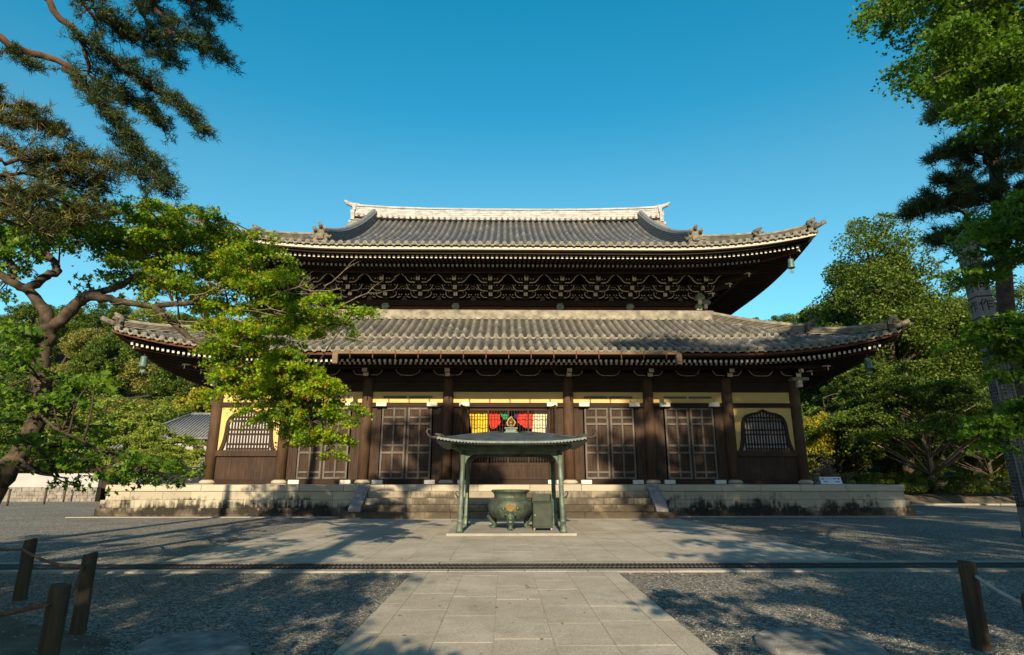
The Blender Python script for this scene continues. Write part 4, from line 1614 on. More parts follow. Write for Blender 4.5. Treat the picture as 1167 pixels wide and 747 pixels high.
for q in range(30):
    q2 = (q + 1) % 30
    F += [(q, q2, 30 + q2, 30 + q), (60 + q2, 60 + q, 90 + q, 90 + q2), (q2, q, 60 + q, 60 + q2), (30 + q, 30 + q2, 90 + q2, 90 + q)]
mb.add(V, F); mb.build('flame_ring', M['gold'], fin)

# =================================================================== INCENSE BURNER
ub = Vector((0.0, 19.25, .086))
urn = empty('incense_burner', ub, 'round green bronze incense burner on three lion legs under the small pavilion', 'incense burner')
m = MB()
prof = [(.20, .27), (.40, .285), (.52, .34), (.62, .43), (.68, .55), (.70, .66), (.68, .77), (.63, .86), (.58, .90), (.55, .915), (.52, .93), (.505, .96), (.51, 1.02), (.54, 1.08), (.585, 1.105), (.60, 1.125), (.60, 1.16), (.575, 1.17), (.54, 1.165), (.50, 1.10), (.50, 1.02), (.2, 1.0)]
m.lathe(prof, (0, 0, 0), 48)
body = m.build('bowl', M['bronze']); body.parent = urn
m = MB()
for k in range(46):
    a = 2 * math.pi * k / 46
    m.box((.632 * math.cos(a), .632 * math.sin(a), .875), (.05, .05, .035), rz=a)
o = m.build('beaded_band', M['iron']); o.parent = body
m = MB()
m.tube([(0, -.715, .665), (0, -.66, .665)], [.125, .125], 22)
for k in range(12):
    a = 2 * math.pi * k / 12
    m.tube([(0.085 * math.cos(a), -.733, .665 + .085 * math.sin(a)), (.085 * math.cos(a), -.70, .665 + .085 * math.sin(a))], .024, 8)
m.tube([(0, -.735, .665), (0, -.70, .665)], .035, 10)
for sx in (-1, 1):
    m.tube([(sx * .17, -.70, .64), (sx * .24, -.672, .645), (sx * .30, -.645, .63)], [.03, .035, .012], 8)
    m.tube([(sx * .20, -.685, .61), (sx * .26, -.66, .60)], [.025, .014], 8)
o = m.build('crest', M['gold']); o.parent = body
for k in range(3):
    a = -math.pi / 2 + k * 2 * math.pi / 3
    ca, sa = math.cos(a), math.sin(a)

    def q(r, t, z): return Vector((r * ca - t * sa, r * sa + t * ca, z))
    m = MB()
    m.tube([q(.60, 0, .50), q(.66, 0, .40), q(.66, 0, .30), q(.60, 0, .20), q(.57, 0, .10), q(.60, 0, .035), q(.62, 0, 0)], [.10, .13, .135, .10, .07, .085, .10], 14)
    m.tube([q(.70, 0, .36), q(.80, 0, .33), q(.83, 0, .31)], [.09, .075, .04], 10)
    for s in (-1, 1):
        m.tube([q(.66, s * .10, .42), q(.69, s * .15, .47), q(.66, s * .17, .50)], [.045, .04, .012], 8)
        m.tube([q(.745, s * .05, .40), q(.775, s * .055, .405)], [.03, .02], 8)
        m.tube([q(.62, s * .06, .04), q(.70, s * .07, .025)], [.04, .03], 8)
    m.tube([q(.79, 0, .275), q(.72, 0, .26)], [.05, .06], 8)
    o = m.build('lion_leg', M['bronze']); o.parent = urn

# =================================================================== DARK GREEN CABINET
cb0 = Vector((0.98, 18.75, .086))
cab = empty('metal_cabinet', cb0, 'dark green metal cabinet on castors beside the incense burner', 'cabinet')
m = MB(); m.bx(-.31, .28, -.28, .30, .07, .80); o = bevel(m.build('case', M['greenmetal']), .012); o.parent = cab
m = MB(); m.bx(-.335, .305, -.31, .33, .802, .84); o2 = bevel(m.build('lid', M['greenmetal']), .01); o2.parent = cab
m = MB(); m.bx(-.31, .28, .26, .31, .842, 1.06); m.bx(-.315, -.28, -.1, .258, .842, 1.03); m.bx(.25, .285, -.1, .258, .842, 1.03)
o3 = m.build('back_guard', M['greenmetal']); o3.parent = cab
m = MB(); m.bx(-.28, .25, -.293, -.282, .12, .76); o4 = bevel(m.build('door', M['greenmetal']), .006); o4.parent = cab
m = MB(); m.tube([(-.25, -.32, .45), (-.25, -.29, .45)], .018, 8); o5 = m.build('handle', M['castor']); o5.parent = o4
for sx in (-.27, .24):
    for sy in (-.24, .26):
        m = MB(); m.tube([(sx - .02, sy, .035), (sx + .02, sy, .035)], .035, 10); m.bx(sx - .03, sx + .03, sy - .03, sy + .03, .06, .072)
        o = m.build('castor', M['castor']); o.parent = cab


# =================================================================== SIGNS
def text_mesh(name, s, size, mat, M4, parent, ext=.002, origin=None, align='CENTER'):
    cu = bpy.data.curves.new(name, 'FONT'); cu.body = s; cu.size = size; cu.extrude = ext
    cu.align_x = align; cu.align_y = 'CENTER'; cu.resolution_u = 2
    tmp = bpy.data.objects.new(name + '_tmp', cu); COL.objects.link(tmp)
    dg = bpy.context.evaluated_depsgraph_get()
    me = bpy.data.meshes.new_from_object(tmp.evaluated_get(dg))
    bpy.data.objects.remove(tmp, do_unlink=True)
    me.name = name; me.transform(M4); me.materials.clear(); me.materials.append(mat)
    return link_mesh(name, me, parent)


FACE = Matrix.Rotation(R(90), 4, 'X')           # text facing -y
sp_ = Vector((14.65, 27.35, FZ))
sg = empty('notice_board', sp_, 'low white notice board with dark Japanese lettering leaning on the right end of the platform', 'sign')
lean = Matrix.Rotation(R(-22), 4, 'X')
m = MB(); m.box((0, 0, .19), (.98, .025, .34), M=None)
o = m.build('board', M['signwhite']); o.parent = sg; o.data.transform(lean)
for tx, sz, x, z in (('堂内への立入りはご遠慮下さい', .064, 0, .265), ('お静かに', .066, -.24, .135), ('南禅寺', .066, .30, .125)):
    text_mesh('lettering', tx, sz, M['ink'], lean @ Matrix.Translation((x, -.0155, z)) @ FACE, o)
m = MB()
for x in (-.35, .35): m.tube([(x, .02, .30), (x, .22, .01)], .015, 6)
o = m.build('strut', M['greywood']); o.parent = sg
wp = empty('marker_post', Vector((14.02, 27.42, FZ)), 'short weathered wooden marker leaning beside the white notice board', 'post')
m = MB(); m.box((0, 0, .24), (.22, .05, .50)); m.box((0, .12, .03), (.26, .22, .06))
o = bevel(m.build('plank', M['greywood']), .008); o.parent = wp
for k, ch in enumerate(('順', '路')): text_mesh('lettering', ch, .14, M['ink'], Matrix.Translation((0, -.027, .36 - k * .17)) @ FACE, o)

# =================================================================== INSCRIBED PILLAR
pb = at(1180, 600, 15.2); pb.z = 0
pil = empty('inscribed_pillar', pb, 'tall pale square wooden pillar with brush lettering standing among the right hand branches', 'pillar', rz=R(-12))
pil.rotation_euler = (0, R(-1.6), R(-12))
PH, PW = 7.62, .40
m = MB(); m.bx(-PW / 2, PW / 2, -PW / 2, PW / 2, 0, PH - .62)
o = bevel(m.build('shaft', M['pillarwood']), .006); o.parent = pil
shaft = o
m = MB()
zt = PH - .62
for k, (hw, h) in enumerate(((.215, .035), (.20, .55), (.225, .035), (.20, .52))):
    m.bx(-hw, hw, -hw, hw, zt + .001, zt + h); zt += h
V = [(-.22, -.22, zt), (.22, -.22, zt), (.22, .22, zt), (-.22, .22, zt), (0, 0, zt + .3)]
m.add(V, [(0, 1, 4), (1, 2, 4), (2, 3, 4), (3, 0, 4), (3, 2, 1, 0)])
o = m.build('head', M['pillarwood']); o.parent = pil
m = MB()
for z in (PH - .66, PH - 1.24, PH - 1.82): m.bx(-PW / 2 - .012, PW / 2 + .012, -PW / 2 - .012, PW / 2 + .012, z, z + .025)
o = m.build('band', M['ink']); o.parent = pil
big = ['', '', '作', '智']
for face in (0, 1):
    rot = Matrix.Rotation(-R(90) * face, 4, 'Z')
    for k, ch in enumerate(('阿', '何', '作', '智')):
        z = PH - .36 - .57 * k
        yoff = -.203 if k else -.203
        text_mesh('brush_letter', ch, .36, M['ink'], rot @ Matrix.Translation((0, yoff, z)) @ FACE, pil)
# many small columns of characters below, legible only as texture in the photograph
sut = '観自在菩薩行深般若波羅蜜多時照見五蘊皆空度一切苦厄舎利子色不異空空不異色色即是空空即是色受想行識亦復如是舎利子是諸法空相不生不滅不垢不浄不増不減是故空中無色無受想行識'
for face in (0, 1):
    rot = Matrix.Rotation(-R(90) * face, 4, 'Z')
    for c in range(4):
        body_ = '\n'.join(sut[(c * 19 + k * 7 + face * 5) % len(sut)] for k in range(46))
        cu_m = text_mesh('small_lettering', body_, .085, M['ink'], rot @ Matrix.Translation((-.135 + .09 * c, -.203, 2.85)) @ FACE, shaft)

# =================================================================== ROPE FENCES
def wooden_post(base, h, r, label, lean_=(0, 0)):
    rr = random.Random(int(abs(base.x * 977 + base.y * 131)))
    o = empty('rope_fence_post', base, label, 'post', 'round wooden posts of the rope fences')
    m = MB()
    pts = [(lean_[0] * z + rr.uniform(-.004, .004), lean_[1] * z, z) for z in (-.08, .0, h * .25, h * .5, h * .75, h - .012, h)]
    m.tube(pts, [r * 1.05, r * 1.04, r * 1.0, r * .985, r * .97, r * .96, r * .90], 16, rng=rr, rough=.03)
    b = m.build('post_body', M['postwood']); b.parent = o
    m = MB(); m.tube([(lean_[0] * h * .86, -r - .035, h * .84), (lean_[0] * h * .86, r + .035, h * .84)], .012, 6)
    e = m.build('eye_bolt', M['iron']); e.parent = o
    return base + Vector((lean_[0] * h * .84, 0, h * .84))


PA = wooden_post(gnd(22, 684), .78, .08, 'farthest of the three round wooden rope posts at the left', (.0, 0))
PB = wooden_post(gnd(88, 722), .80, .075, 'middle round wooden rope post at the left, its rope sagging from the farther post')
PC = wooden_post(gnd(47, 792), .78, .076, 'nearest round wooden rope post at the lower left, cut by the lower edge')
PD = wooden_post(gnd(1119, 740), .80, .08, 'dark round wooden rope post standing alone at the lower right')
PE = wooden_post(gnd(1196, 775), .62, .085, 'wooden rope post at the lower right mostly outside the picture')


def rope(a, b, sag, r, mat, label):
    a = Vector(a); b = Vector(b)
    pts = []
    for q in range(15):
        t = q / 14
        p = a.lerp(b, t); p.z -= sag * 4 * t * (1 - t)
        pts.append(p)
    m = MB(); m.tube(pts, r, 7)
    # strands
    m2 = []
    L = (b - a).length
    for ph in (0, math.pi):
        sp = []
        n = int(L / .03)
        for q in range(n + 1):
            t = q / n; p = a.lerp(b, t); p.z -= sag * 4 * t * (1 - t)
            an = ph + q * .9
            sp.append(p + Vector((0, math.cos(an), math.sin(an))) * r * .7)
        m.tube(sp, r * .6, 5)
    o = m.build('rope', mat, None, origin=a)
    tag(o, label, 'rope', 'ropes of the low fences')
    return o


off = Vector((0, -.1, 0))
rope(PA + Vector((-2.4, .9, .06)), PA + off, .05, .016, M['rope_red'], 'rusty rope running left out of view from the farthest left post')
rope(PA + off, PB + off, .05, .016, M['rope_red'], 'rusty rope sagging between the farthest and the middle left posts')
rope(PB + off, PC + Vector((0, .1, 0)), .05, .016, M['rope_red'], 'rusty rope between the middle and the nearest left posts')
rope(PC + off, PC + Vector((-1.4, -.3, -.12)), .05, .016, M['rope_red'], 'rusty rope leaving the nearest left post towards the lower left corner')
rope(PD + off, PE + off, .03, .016, M['rope_grey'], 'pale grey rope at the lower right between two posts')


# =================================================================== FLAT STONES
def flat_rock(pts_px, h, label, seed):
    rr = random.Random(seed)
    P = [gnd(x, y, h) for x, y in pts_px]
    c = sum(P, Vector()) / len(P)
    # refine outline
    out = []
    n = len(P)
    for i in range(n):
        p0, p1, p2, p3 = P[i - 1], P[i], P[(i + 1) % n], P[(i + 2) % n]
        for k in range(6):
            t = k / 6
            q = .5 * ((2 * p1) + (p2 - p0) * t + (2 * p0 - 5 * p1 + 4 * p2 - p3) * t * t + (3 * p1 - 3 * p2 + p3 - p0) * t ** 3)
            out.append(q + Vector((rr.uniform(-.012, .012), rr.uniform(-.012, .012), 0)))
    V = []; k = len(out)
    rings = [(1.04, -.03), (1.03, h * .45), (1.0, h * .8), (.96, h * 1.0), (.7, h * 1.08), (.4, h * 1.12), (.15, h * 1.12)]
    for s, z in rings:
        for q in out:
            V.append((c.x + (q.x - c.x) * s - c.x, c.y + (q.y - c.y) * s - c.y, z + (rr.uniform(-.006, .006) if s < 1 else rr.uniform(-.012, .012))))
    F = []
    for j in range(len(rings) - 1):
        for i in range(k): F.append((j * k + i, j * k + (i + 1) % k, (j + 1) * k + (i + 1) % k, (j + 1) * k + i))
    F.append(tuple((len(rings) - 1) * k + i for i in range(k)))
    m = MB(); m.add(V, F, 0, True)
    o = m.build('flat_stone', M['rock']); o.location = (c.x, c.y, 0)
    tag(o, label, 'rock', 'flat stepping stones beside the path')


flat_rock([(862, 722), (880, 716), (935, 715), (985, 724), (1004, 736), (1015, 752), (960, 752), (900, 742), (870, 734)], .05, 'smooth flat stone set in the gravel right of the path', 1)
flat_rock([(150, 742), (175, 725), (225, 719), (262, 720), (280, 729), (283, 740), (262, 760), (200, 775), (130, 775)], .10, 'rough edged flat stone set in the gravel left of the path', 2)

# =================================================================== LEFT BACKGROUND: WALLS, GATE, HOUSE, FAR ROPE POSTS
def tiled_wall(name, x0, x1, y, h, base_h, label, stone=True, cop=True):
    o = empty(name, ((x0 + x1) / 2, y, 0), label, 'wall')
    m = MB(); m.bx(x0, x1, y, y + .4, base_h, h); m.build('plaster', M['wallwhite'], o)
    m = MB()
    rr = random.Random(int(y * 7 + x0))
    zz = 0
    while zz < base_h - .05:
        hh = min(rr.uniform(.2, .3), base_h - zz); x = x0
        while x < x1 - .05:
            L = min(rr.uniform(.25, .55), x1 - x)
            m.bx(x + .008, x + L - .008, y - .05 + rr.uniform(-.03, .03), y + .45, zz + .005, zz + hh - .005); x += L
        zz += hh
    m.build('stone_base', M['wallstone'], o)
    if cop:
        m = MB()
        m.prism([(-.0, 0), (.0, 0)], 0, 0) if False else None
        V = [(x0 - .1, y - .25, h), (x1 + .1, y - .25, h), (x1 + .1, y + .65, h), (x0 - .1, y + .65, h), (x0 - .1, y + .2, h + .32), (x1 + .1, y + .2, h + .32), (x0 - .1, y - .25, h + .08), (x1 + .1, y - .25, h + .08), (x0 - .1, y + .65, h + .08), (x1 + .1, y + .65, h + .08)]
        m.add(V, [(0, 3, 2, 1), (0, 1, 7, 6), (6, 7, 5, 4), (9, 8, 4, 5), (3, 8, 9, 2), (0, 6, 4, 8, 3), (1, 2, 9, 5, 7)])
        x = x0
        while x < x1:
            m.tube([(x, y - .28, h + .1), (x, y + .2, h + .35)], .06, 6); x += .3
        m.tube([(x0 - .1, y + .2, h + .36), (x1 + .1, y + .2, h + .36)], .09, 8)
        m.build('tile_coping', M['ridge'], o)
    return o


a = at(-60, 550, 44).x; b = at(112, 550, 44).x
tiled_wall('garden_wall', a, b, 44, 1.95, 1.0, 'white plastered garden wall on rough stones at the far left', cop=False)
a = at(132, 535, 46).x; b = at(228, 535, 46).x
tiled_wall('garden_wall', a, b, 46, 2.45, .7, 'white plaster wall with dark tiled coping left of the temple platform')


def small_house(name, x0, x1, y0, y1, h, rise, over, label, cat, wallmat, openings):
    o = empty(name, ((x0 + x1) / 2, (y0 + y1) / 2, 0), label, cat)
    m = MB(); m.bx(x0, x1, y0, y1, 0, h); w = m.build('wall', wallmat, o)
    # hipped tiled roof
    V, F = [], []
    xa, xb, ya, yb = x0 - over, x1 + over, y0 - over, y1 + over
    ym = (ya + yb) / 2; r = min((yb - ya) / 2, (xb - xa) * .3)
    m = MB()
    P = [(xa, ya, h), (xb, ya, h), (xb, yb, h), (xa, yb, h), (xa + r, ym, h + rise), (xb - r, ym, h + rise)]
    Q = [(x, y, z - .18) for x, y, z in P[:4]]
    m.add(P + Q, [(0, 1, 5, 4), (1, 2, 5), (2, 3, 4, 5), (3, 0, 4), (0, 6, 7, 1), (1, 7, 8, 2), (2, 8, 9, 3), (3, 9, 6, 0), (6, 9, 8, 7)])
    n = int((xb - xa) / .32)
    for k in range(n + 1):
        x = xa + (xb - xa) * k / n
        e = min(1, (x - xa) / r if r else 1, (xb - x) / r)
        m.tube([(x, ya - .03, h + .05), (x, ya + (ym - ya) * e, h + rise * e + .05)], .075, 6)
    m.tube([(xa + r, ym, h + rise + .1), (xb - r, ym, h + rise + .1)], .16, 8)
    for c_, d_ in (((xa, ya), xa + r), ((xb, ya), xb - r)):
        m.tube([(c_[0], c_[1], h + .1), (d_, ym, h + rise + .12)], .11, 8)
    m.build('tiled_roof', M['ridge'], o)
    for (ox0, ox1, z0, z1) in openings:
        m = MB(); m.bx(ox0, ox1, y0 - .04, y0 - .002, z0, z1); f = m.build('window', M['timber'], w)
    return o


a = at(93, 520, 47).x; b = at(140, 520, 47).x
small_house('gatehouse', a + .3, b - .6, 47, 50, 3.2, 1.6, .8, 'small gatehouse with a dark tiled roof half hidden by leaves at the left', 'gatehouse', M['timber'], [(a + .8, b - 1.2, .6, 2.6)])
a = at(165, 500, 58).x; b = at(262, 500, 58).x
small_house('white_house', a, b, 58, 66, 5.4, 2.6, .9, 'white plastered house with a tiled roof behind the left end of the temple', 'house', M['wallwhite'], [(b - 5.2, b - 4.2, 3.6, 4.6), (b - 3.4, b - 2.4, 3.6, 4.6), (a + 1.5, a + 3, 1.2, 2.4)])
for i, (qx, qy) in enumerate(((8, 577), (50, 575), (72, 572.5), (103, 570))):
    b0 = gnd(qx, qy); b0.z = 0
    o = empty('thin_fence_post', b0, 'thin dark post of the low fence before the far left garden wall', 'post', 'thin posts before the far left wall')
    m = MB(); m.tube([(0, 0, -.05), (0, 0, .98)], .06, 8); q_ = m.build('post_body', M['postwood']); q_.parent = o
    m = MB(); m.tube([(0, 0, .981), (0, 0, 1.0)], .07, 8); q_ = m.build('post_cap', M['postwood']); q_.parent = o
# small white notice among the trees at the right
nb = at(1150, 526, 36)
o = empty('small_notice', (nb.x, 36, 0), 'small white notice on a post among the shrubs at the right', 'sign')
m = MB(); m.bx(-.16, .16, -.02, .02, nb.z - .28, nb.z + .28); q_ = m.build('board', M['signwhite']); q_.parent = o
text_mesh('lettering', '火\n気', .2, M['ink'], Matrix.Translation((0, -.0225, nb.z + .02)) @ FACE, q_)
m = MB(); m.tube([(0, .05, 0), (0, .05, nb.z + .2)], .03, 8); q_ = m.build('post', M['greywood']); q_.parent = o

# =================================================================== VEGETATION
def unit(rng, n):
    v = rng.normal(size=(n, 3)); return v / np.linalg.norm(v, axis=1, keepdims=True)


def leaf_arrays(P, rng, size, up=.6, shape='diamond', outv=None, wid=.55):
    """P (n,3) -> V, F for leaves; random orientation biased upwards"""
    n = len(P)
    nrm = unit(rng, n) + np.array([0, 0, up])
    if outv is not None: nrm = nrm + outv
    nrm /= np.linalg.norm(nrm, axis=1, keepdims=True)
    t = np.cross(nrm, unit(rng, n)); t /= np.linalg.norm(t, axis=1, keepdims=True) + 1e-9
    b = np.cross(nrm, t)
    s = size * rng.uniform(.65, 1.3, size=(n, 1))
    if shape == 'diamond':
        q = [(-.5, 0, 0), (-.05, wid * .5, .06), (.5, 0, -.04), (-.05, -wid * .5, .06)]
    elif shape == 'star':
        q = []
        for k, (ang, r) in enumerate(((180, .12), (128, .42), (105, .22), (72, .56), (48, .26), (10, .66), (-10 + 360, .66) if False else (0, .70), (-48, .26), (-72, .56), (-105, .22), (-128, .42))):
            if k == 5: continue
            q.append((r * math.cos(R(ang)), r * math.sin(R(ang)), -.10 * r))
    elif shape == 'tri':
        q = [(-.5, wid * .4, 0), (-.5, -wid * .4, 0), (.5, 0, .05)]
    k = len(q)
    V = np.stack([P + s * (a * t + c * b + d * nrm) for a, c, d in q], axis=1).reshape(-1, 3)
    F = np.arange(n * k).reshape(n, k)
    return V, F


def pads_points(rng, pads, per_area, droop=.18, thick=.10):
    """pads: list of (center, radius) irregular leaf sprays made of small sub-sprays"""
    out = []
    for c, r in pads:
        n = max(8, int(per_area * r * r))
        ks = int(rng.integers(7, 12))
        sa = rng.uniform(0, 2 * math.pi, ks); sr = r * np.sqrt(rng.uniform(0, 1, ks)) * rng.uniform(.7, 1.25, ks)
        sx, sy, sz = sr * np.cos(sa), sr * np.sin(sa), rng.normal(0, .085 * r, ks)
        w = rng.uniform(.2, 1, ks); w /= w.sum()
        pick = rng.choice(ks, n, p=w)
        tx, ty = rng.normal(0, .13, 2)
        g = rng.normal(0, .19 * r, (n, 2)) * rng.uniform(.5, 1.3, (n, 1))
        x = sx[pick] + g[:, 0]; y = sy[pick] + g[:, 1]
        z = sz[pick] - droop * (x * x + y * y) / r + x * tx + y * ty + rng.normal(0, thick, n) * .7
        out.append(np.stack([c[0] + x, c[1] + y, c[2] + z], 1))
    return np.concatenate(out)


def clump_points(rng, clumps, per, flat=.75):
    out = []
    for c, r in clumps:
        u = unit(rng, per) * (rng.uniform(.25, 1, (per, 1)) ** .5) * r
        u[:, 2] *= flat
        out.append(np.array(c) + u)
    return np.concatenate(out)


def needle_arrays(C, A, rng, K=16, L=.13, w=.008):
    """tufts of needles: C centres (n,3), A axis (n,3)"""
    n = len(C)
    d = A[:, None, :] * .55 + unit(rng, n * K).reshape(n, K, 3)
    d /= np.linalg.norm(d, axis=2, keepdims=True)
    l = L * rng.uniform(.7, 1.2, (n, K, 1))
    s = np.cross(d, unit(rng, n * K).reshape(n, K, 3)); s /= np.linalg.norm(s, axis=2, keepdims=True) + 1e-9
    base = C[:, None, :] + rng.normal(0, L * .25, (n, K, 3))
    V = np.stack([base + s * w, base - s * w, base + d * l], axis=2).reshape(-1, 3)
    return V, np.arange(n * K * 3).reshape(-1, 3)


def bez(a, b, c, n=6):
    a, b, c = Vector(a), Vector(b), Vector(c)
    return [a * (1 - t) ** 2 + b * 2 * t * (1 - t) + c * t * t for t in [q / n for q in range(n + 1)]]


def tree_from(name, base, label, cat, group, trunk_mb, bark, leaf_sets):
    """leaf_sets: list of (part name, V, F, material), all in world coordinates"""
    o = empty(name, base, label, cat, group)
    trunk_mb.build('trunk', bark, o)
    bb = np.array(base)
    for nm, V, F, mt in leaf_sets: mesh_np(nm, V - bb, F, mt, o)
    return o


def px_in(poly, rng):
    xs_ = [p[0] for p in poly]; ys_ = [p[1] for p in poly]
    while True:
        x = rng.uniform(min(xs_), max(xs_)); y = rng.uniform(min(ys_), max(ys_))
        ins = False; j = len(poly) - 1
        for i in range(len(poly)):
            xi, yi = poly[i]; xj, yj = poly[j]
            if (yi > y) != (yj > y) and x < (xj - xi) * (y - yi) / (yj - yi) + xi: ins = not ins
            j = i
        if ins: return x, y


def nearest(pts, p):
    return min(pts, key=lambda q: (q - p).length)


# ---------------------------------------------------------------- hero maple at the left
rng = np.random.default_rng(11); rr = random.Random(11)
D0 = 11.0
tr = MB(); nodes = []


def limb(px_list, radii, mbx=tr, keep=True, rough=.06, seg=10):
    pts = [at(x, y, d) for x, y, d in px_list]
    # subdivide with slight wobble
    out, rad = [], []
    for i in range(len(pts) - 1):
        for k in range(4):
            t = k / 4
            p = pts[i].lerp(pts[i + 1], t)
            if k: p = p + Vector((rr.uniform(-1, 1), rr.uniform(-1, 1), rr.uniform(-1, 1))) * radii[i] * .25
            out.append(p); rad.append(radii[i] * (1 - t) + radii[i + 1] * t)
    out.append(pts[-1]); rad.append(radii[-1])
    mbx.tube(out, rad, seg, rng=rr, rough=rough)
    if keep: nodes.extend(out)
    return out


basepx = at(-40, 600, 10.6); basepx.z = 0
p0 = at(-22, 580, 10.6)
tr.tube([Vector((p0.x - .35, 10.5, -.1)), Vector((p0.x - .2, 10.55, .5)), at(-5, 553, 10.6)], [.30, .23, .20], 12, rng=rr, rough=.06)
limb([(-5, 553, 10.6), (20, 520, 10.7), (42, 480, 10.8), (49, 445, 10.9), (47, 412, 11), (53, 390, 11), (56, 374, 11)], [0.168, 0.155, 0.151, 0.147, 0.155, 0.139, 0.143])
limb([(56, 374, 11), (50, 352, 10.9), (32, 331, 10.8), (14, 322, 10.6), (0, 313, 10.5), (-30, 300, 10.2)], [0.118, 0.101, 0.084, 0.076, 0.067, 0.050])
limb([(32, 331, 10.8), (49, 317, 11), (66, 309, 11.2), (63, 299, 11.3), (52, 288, 11.3), (56, 262, 11.4)], [.085, .08, .075, .065, .06, .04])
limb([(14, 322, 10.6), (16, 305, 10.7), (5, 290, 10.8), (-4, 270, 10.8)], [.06, .055, .05, .03])
limb([(57, 376, 11), (75, 359, 11), (88, 346, 11), (99, 338, 11), (120, 340, 11.1), (140, 344, 11.3), (175, 350, 11.6), (220, 345, 11.9), (275, 352, 12.1), (330, 362, 12.2)], [0.118, 0.109, 0.105, 0.113, 0.080, 0.067, 0.059, 0.050, 0.038, 0.017])
limb([(99, 338, 11), (140, 325, 11.6), (185, 295, 12.1), (225, 270, 12.4), (255, 252, 12.5)], [.08, .06, .05, .04, .015])
limb([(175, 350, 11.6), (215, 385, 11.6), (265, 410, 11.5), (310, 440, 11.4), (355, 480, 11.3)], [.06, .05, .045, .035, .015])
limb([(220, 345, 11.9), (265, 320, 12.2), (315, 310, 12.5)], [.05, .04, .015])
limb([(44, 470, 10.8), (62, 488, 10.3), (95, 503, 9.9), (135, 528, 9.7), (160, 538, 9.6)], [.028, .025, .02, .015, .008])
limb([(20, 520, 10.7), (30, 530, 10.2), (45, 540, 9.8), (75, 545, 9.5)], [.03, .025, .02, .01])
pads = []
regions = [
    ([(120, 232), (215, 234), (258, 245), (278, 262), (268, 290), (230, 312), (180, 318), (140, 300), (105, 268)], 50, (11.2, 13.8), (.3, .7)),
    ([(200, 300), (290, 284), (318, 306), (392, 346), (412, 362), (388, 392), (300, 412), (240, 385), (195, 352)], 62, (10.6, 13.0), (.28, .65)),
    ([(250, 400), (330, 405), (385, 440), (392, 470), (384, 505), (345, 498), (295, 468), (255, 435)], 54, (10.5, 12.2), (.26, .55)),
    ([(225, 238), (285, 255), (335, 285), (345, 318), (300, 318), (250, 300)], 14, (11.4, 13.2), (.3, .6)),
    ([(330, 480), (390, 500), (384, 520), (350, 512)], 6, (11.2, 11.6), (.3, .45)),
]
for poly, n, (da, db), (ra, rb) in regions:
    for _ in range(n):
        x, y = px_in(poly, rr); pads.append((at(x, y, rr.uniform(da, db)), rr.uniform(ra, rb)))
dpads = []
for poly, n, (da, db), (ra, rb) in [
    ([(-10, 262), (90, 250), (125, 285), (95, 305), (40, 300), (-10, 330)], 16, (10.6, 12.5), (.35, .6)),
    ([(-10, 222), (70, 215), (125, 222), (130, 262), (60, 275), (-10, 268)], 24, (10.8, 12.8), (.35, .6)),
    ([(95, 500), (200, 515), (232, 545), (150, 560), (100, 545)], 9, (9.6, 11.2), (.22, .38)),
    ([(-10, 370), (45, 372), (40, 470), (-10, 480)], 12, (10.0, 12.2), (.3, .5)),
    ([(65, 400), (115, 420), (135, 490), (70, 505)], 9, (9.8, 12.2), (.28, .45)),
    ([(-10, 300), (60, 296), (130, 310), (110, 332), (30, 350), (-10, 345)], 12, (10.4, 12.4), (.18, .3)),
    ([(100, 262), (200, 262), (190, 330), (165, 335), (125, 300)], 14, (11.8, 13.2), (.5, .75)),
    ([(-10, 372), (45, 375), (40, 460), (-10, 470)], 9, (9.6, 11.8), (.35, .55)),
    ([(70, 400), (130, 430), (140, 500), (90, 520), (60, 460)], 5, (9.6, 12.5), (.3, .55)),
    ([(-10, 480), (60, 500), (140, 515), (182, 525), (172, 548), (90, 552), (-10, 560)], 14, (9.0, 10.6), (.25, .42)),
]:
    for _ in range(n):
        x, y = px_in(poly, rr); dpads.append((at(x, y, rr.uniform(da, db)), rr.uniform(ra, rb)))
twig = MB()
for c, r in pads + dpads:
    q = nearest(nodes, c)
    mid = q.lerp(c, .55) + Vector((rr.uniform(-.15, .15), rr.uniform(-.15, .15), rr.uniform(.0, .25)))
    pts = bez(q, mid, c, 5)
    twig.tube(pts, [.02, .018, .016, .013, .01, .007], 5)
    for k in range(4):
        a = rr.uniform(0, 6.28); e = c + Vector((math.cos(a) * r * .9, math.sin(a) * r * .9, -r * .16))
        twig.tube([c.lerp(q, .15), c.lerp(e, .5) + Vector((0, 0, .04)), e], [.009, .006, .003], 4, caps=False)
pale = MB()
for _ in range(30):
    x, y = px_in([(190, 335), (300, 300), (400, 330), (395, 400), (300, 420), (200, 380), (125, 370), (135, 350)], rr)
    p = at(x, y, rr.uniform(10.6, 11.4)); ln = rr.uniform(.5, 1.1); a = rr.uniform(-.5, .5) + (math.pi if rr.random() < .35 else 0)
    d = Vector((math.cos(a), rr.uniform(-.3, .3), math.sin(a) * .6))
    pts = [p]
    for k in range(5):
        d = (d + Vector((rr.uniform(-.35, .35), rr.uniform(-.3, .3), rr.uniform(-.35, .35)))).normalized(); pts.append(pts[-1] + d * ln / 5)
    pale.tube(pts, [.010, .009, .008, .007, .005, .003], 5, caps=False)
    d2 = (d + Vector((0, 0, .8))).normalized(); pale.tube([pts[3], pts[3] + d2 * .2, pts[3] + d2 * .36 + Vector((.08, 0, 0))], [.007, .005, .002], 4, caps=False)
V1, F1 = leaf_arrays(pads_points(rng, pads, 2500, thick=.05), rng, .064, .5, 'star')
V2, F2 = leaf_arrays(pads_points(rng, dpads, 620, thick=.06), rng, .10, .4, 'star')  # darker leaf colour paints the shade on the maple's left and lower sprays
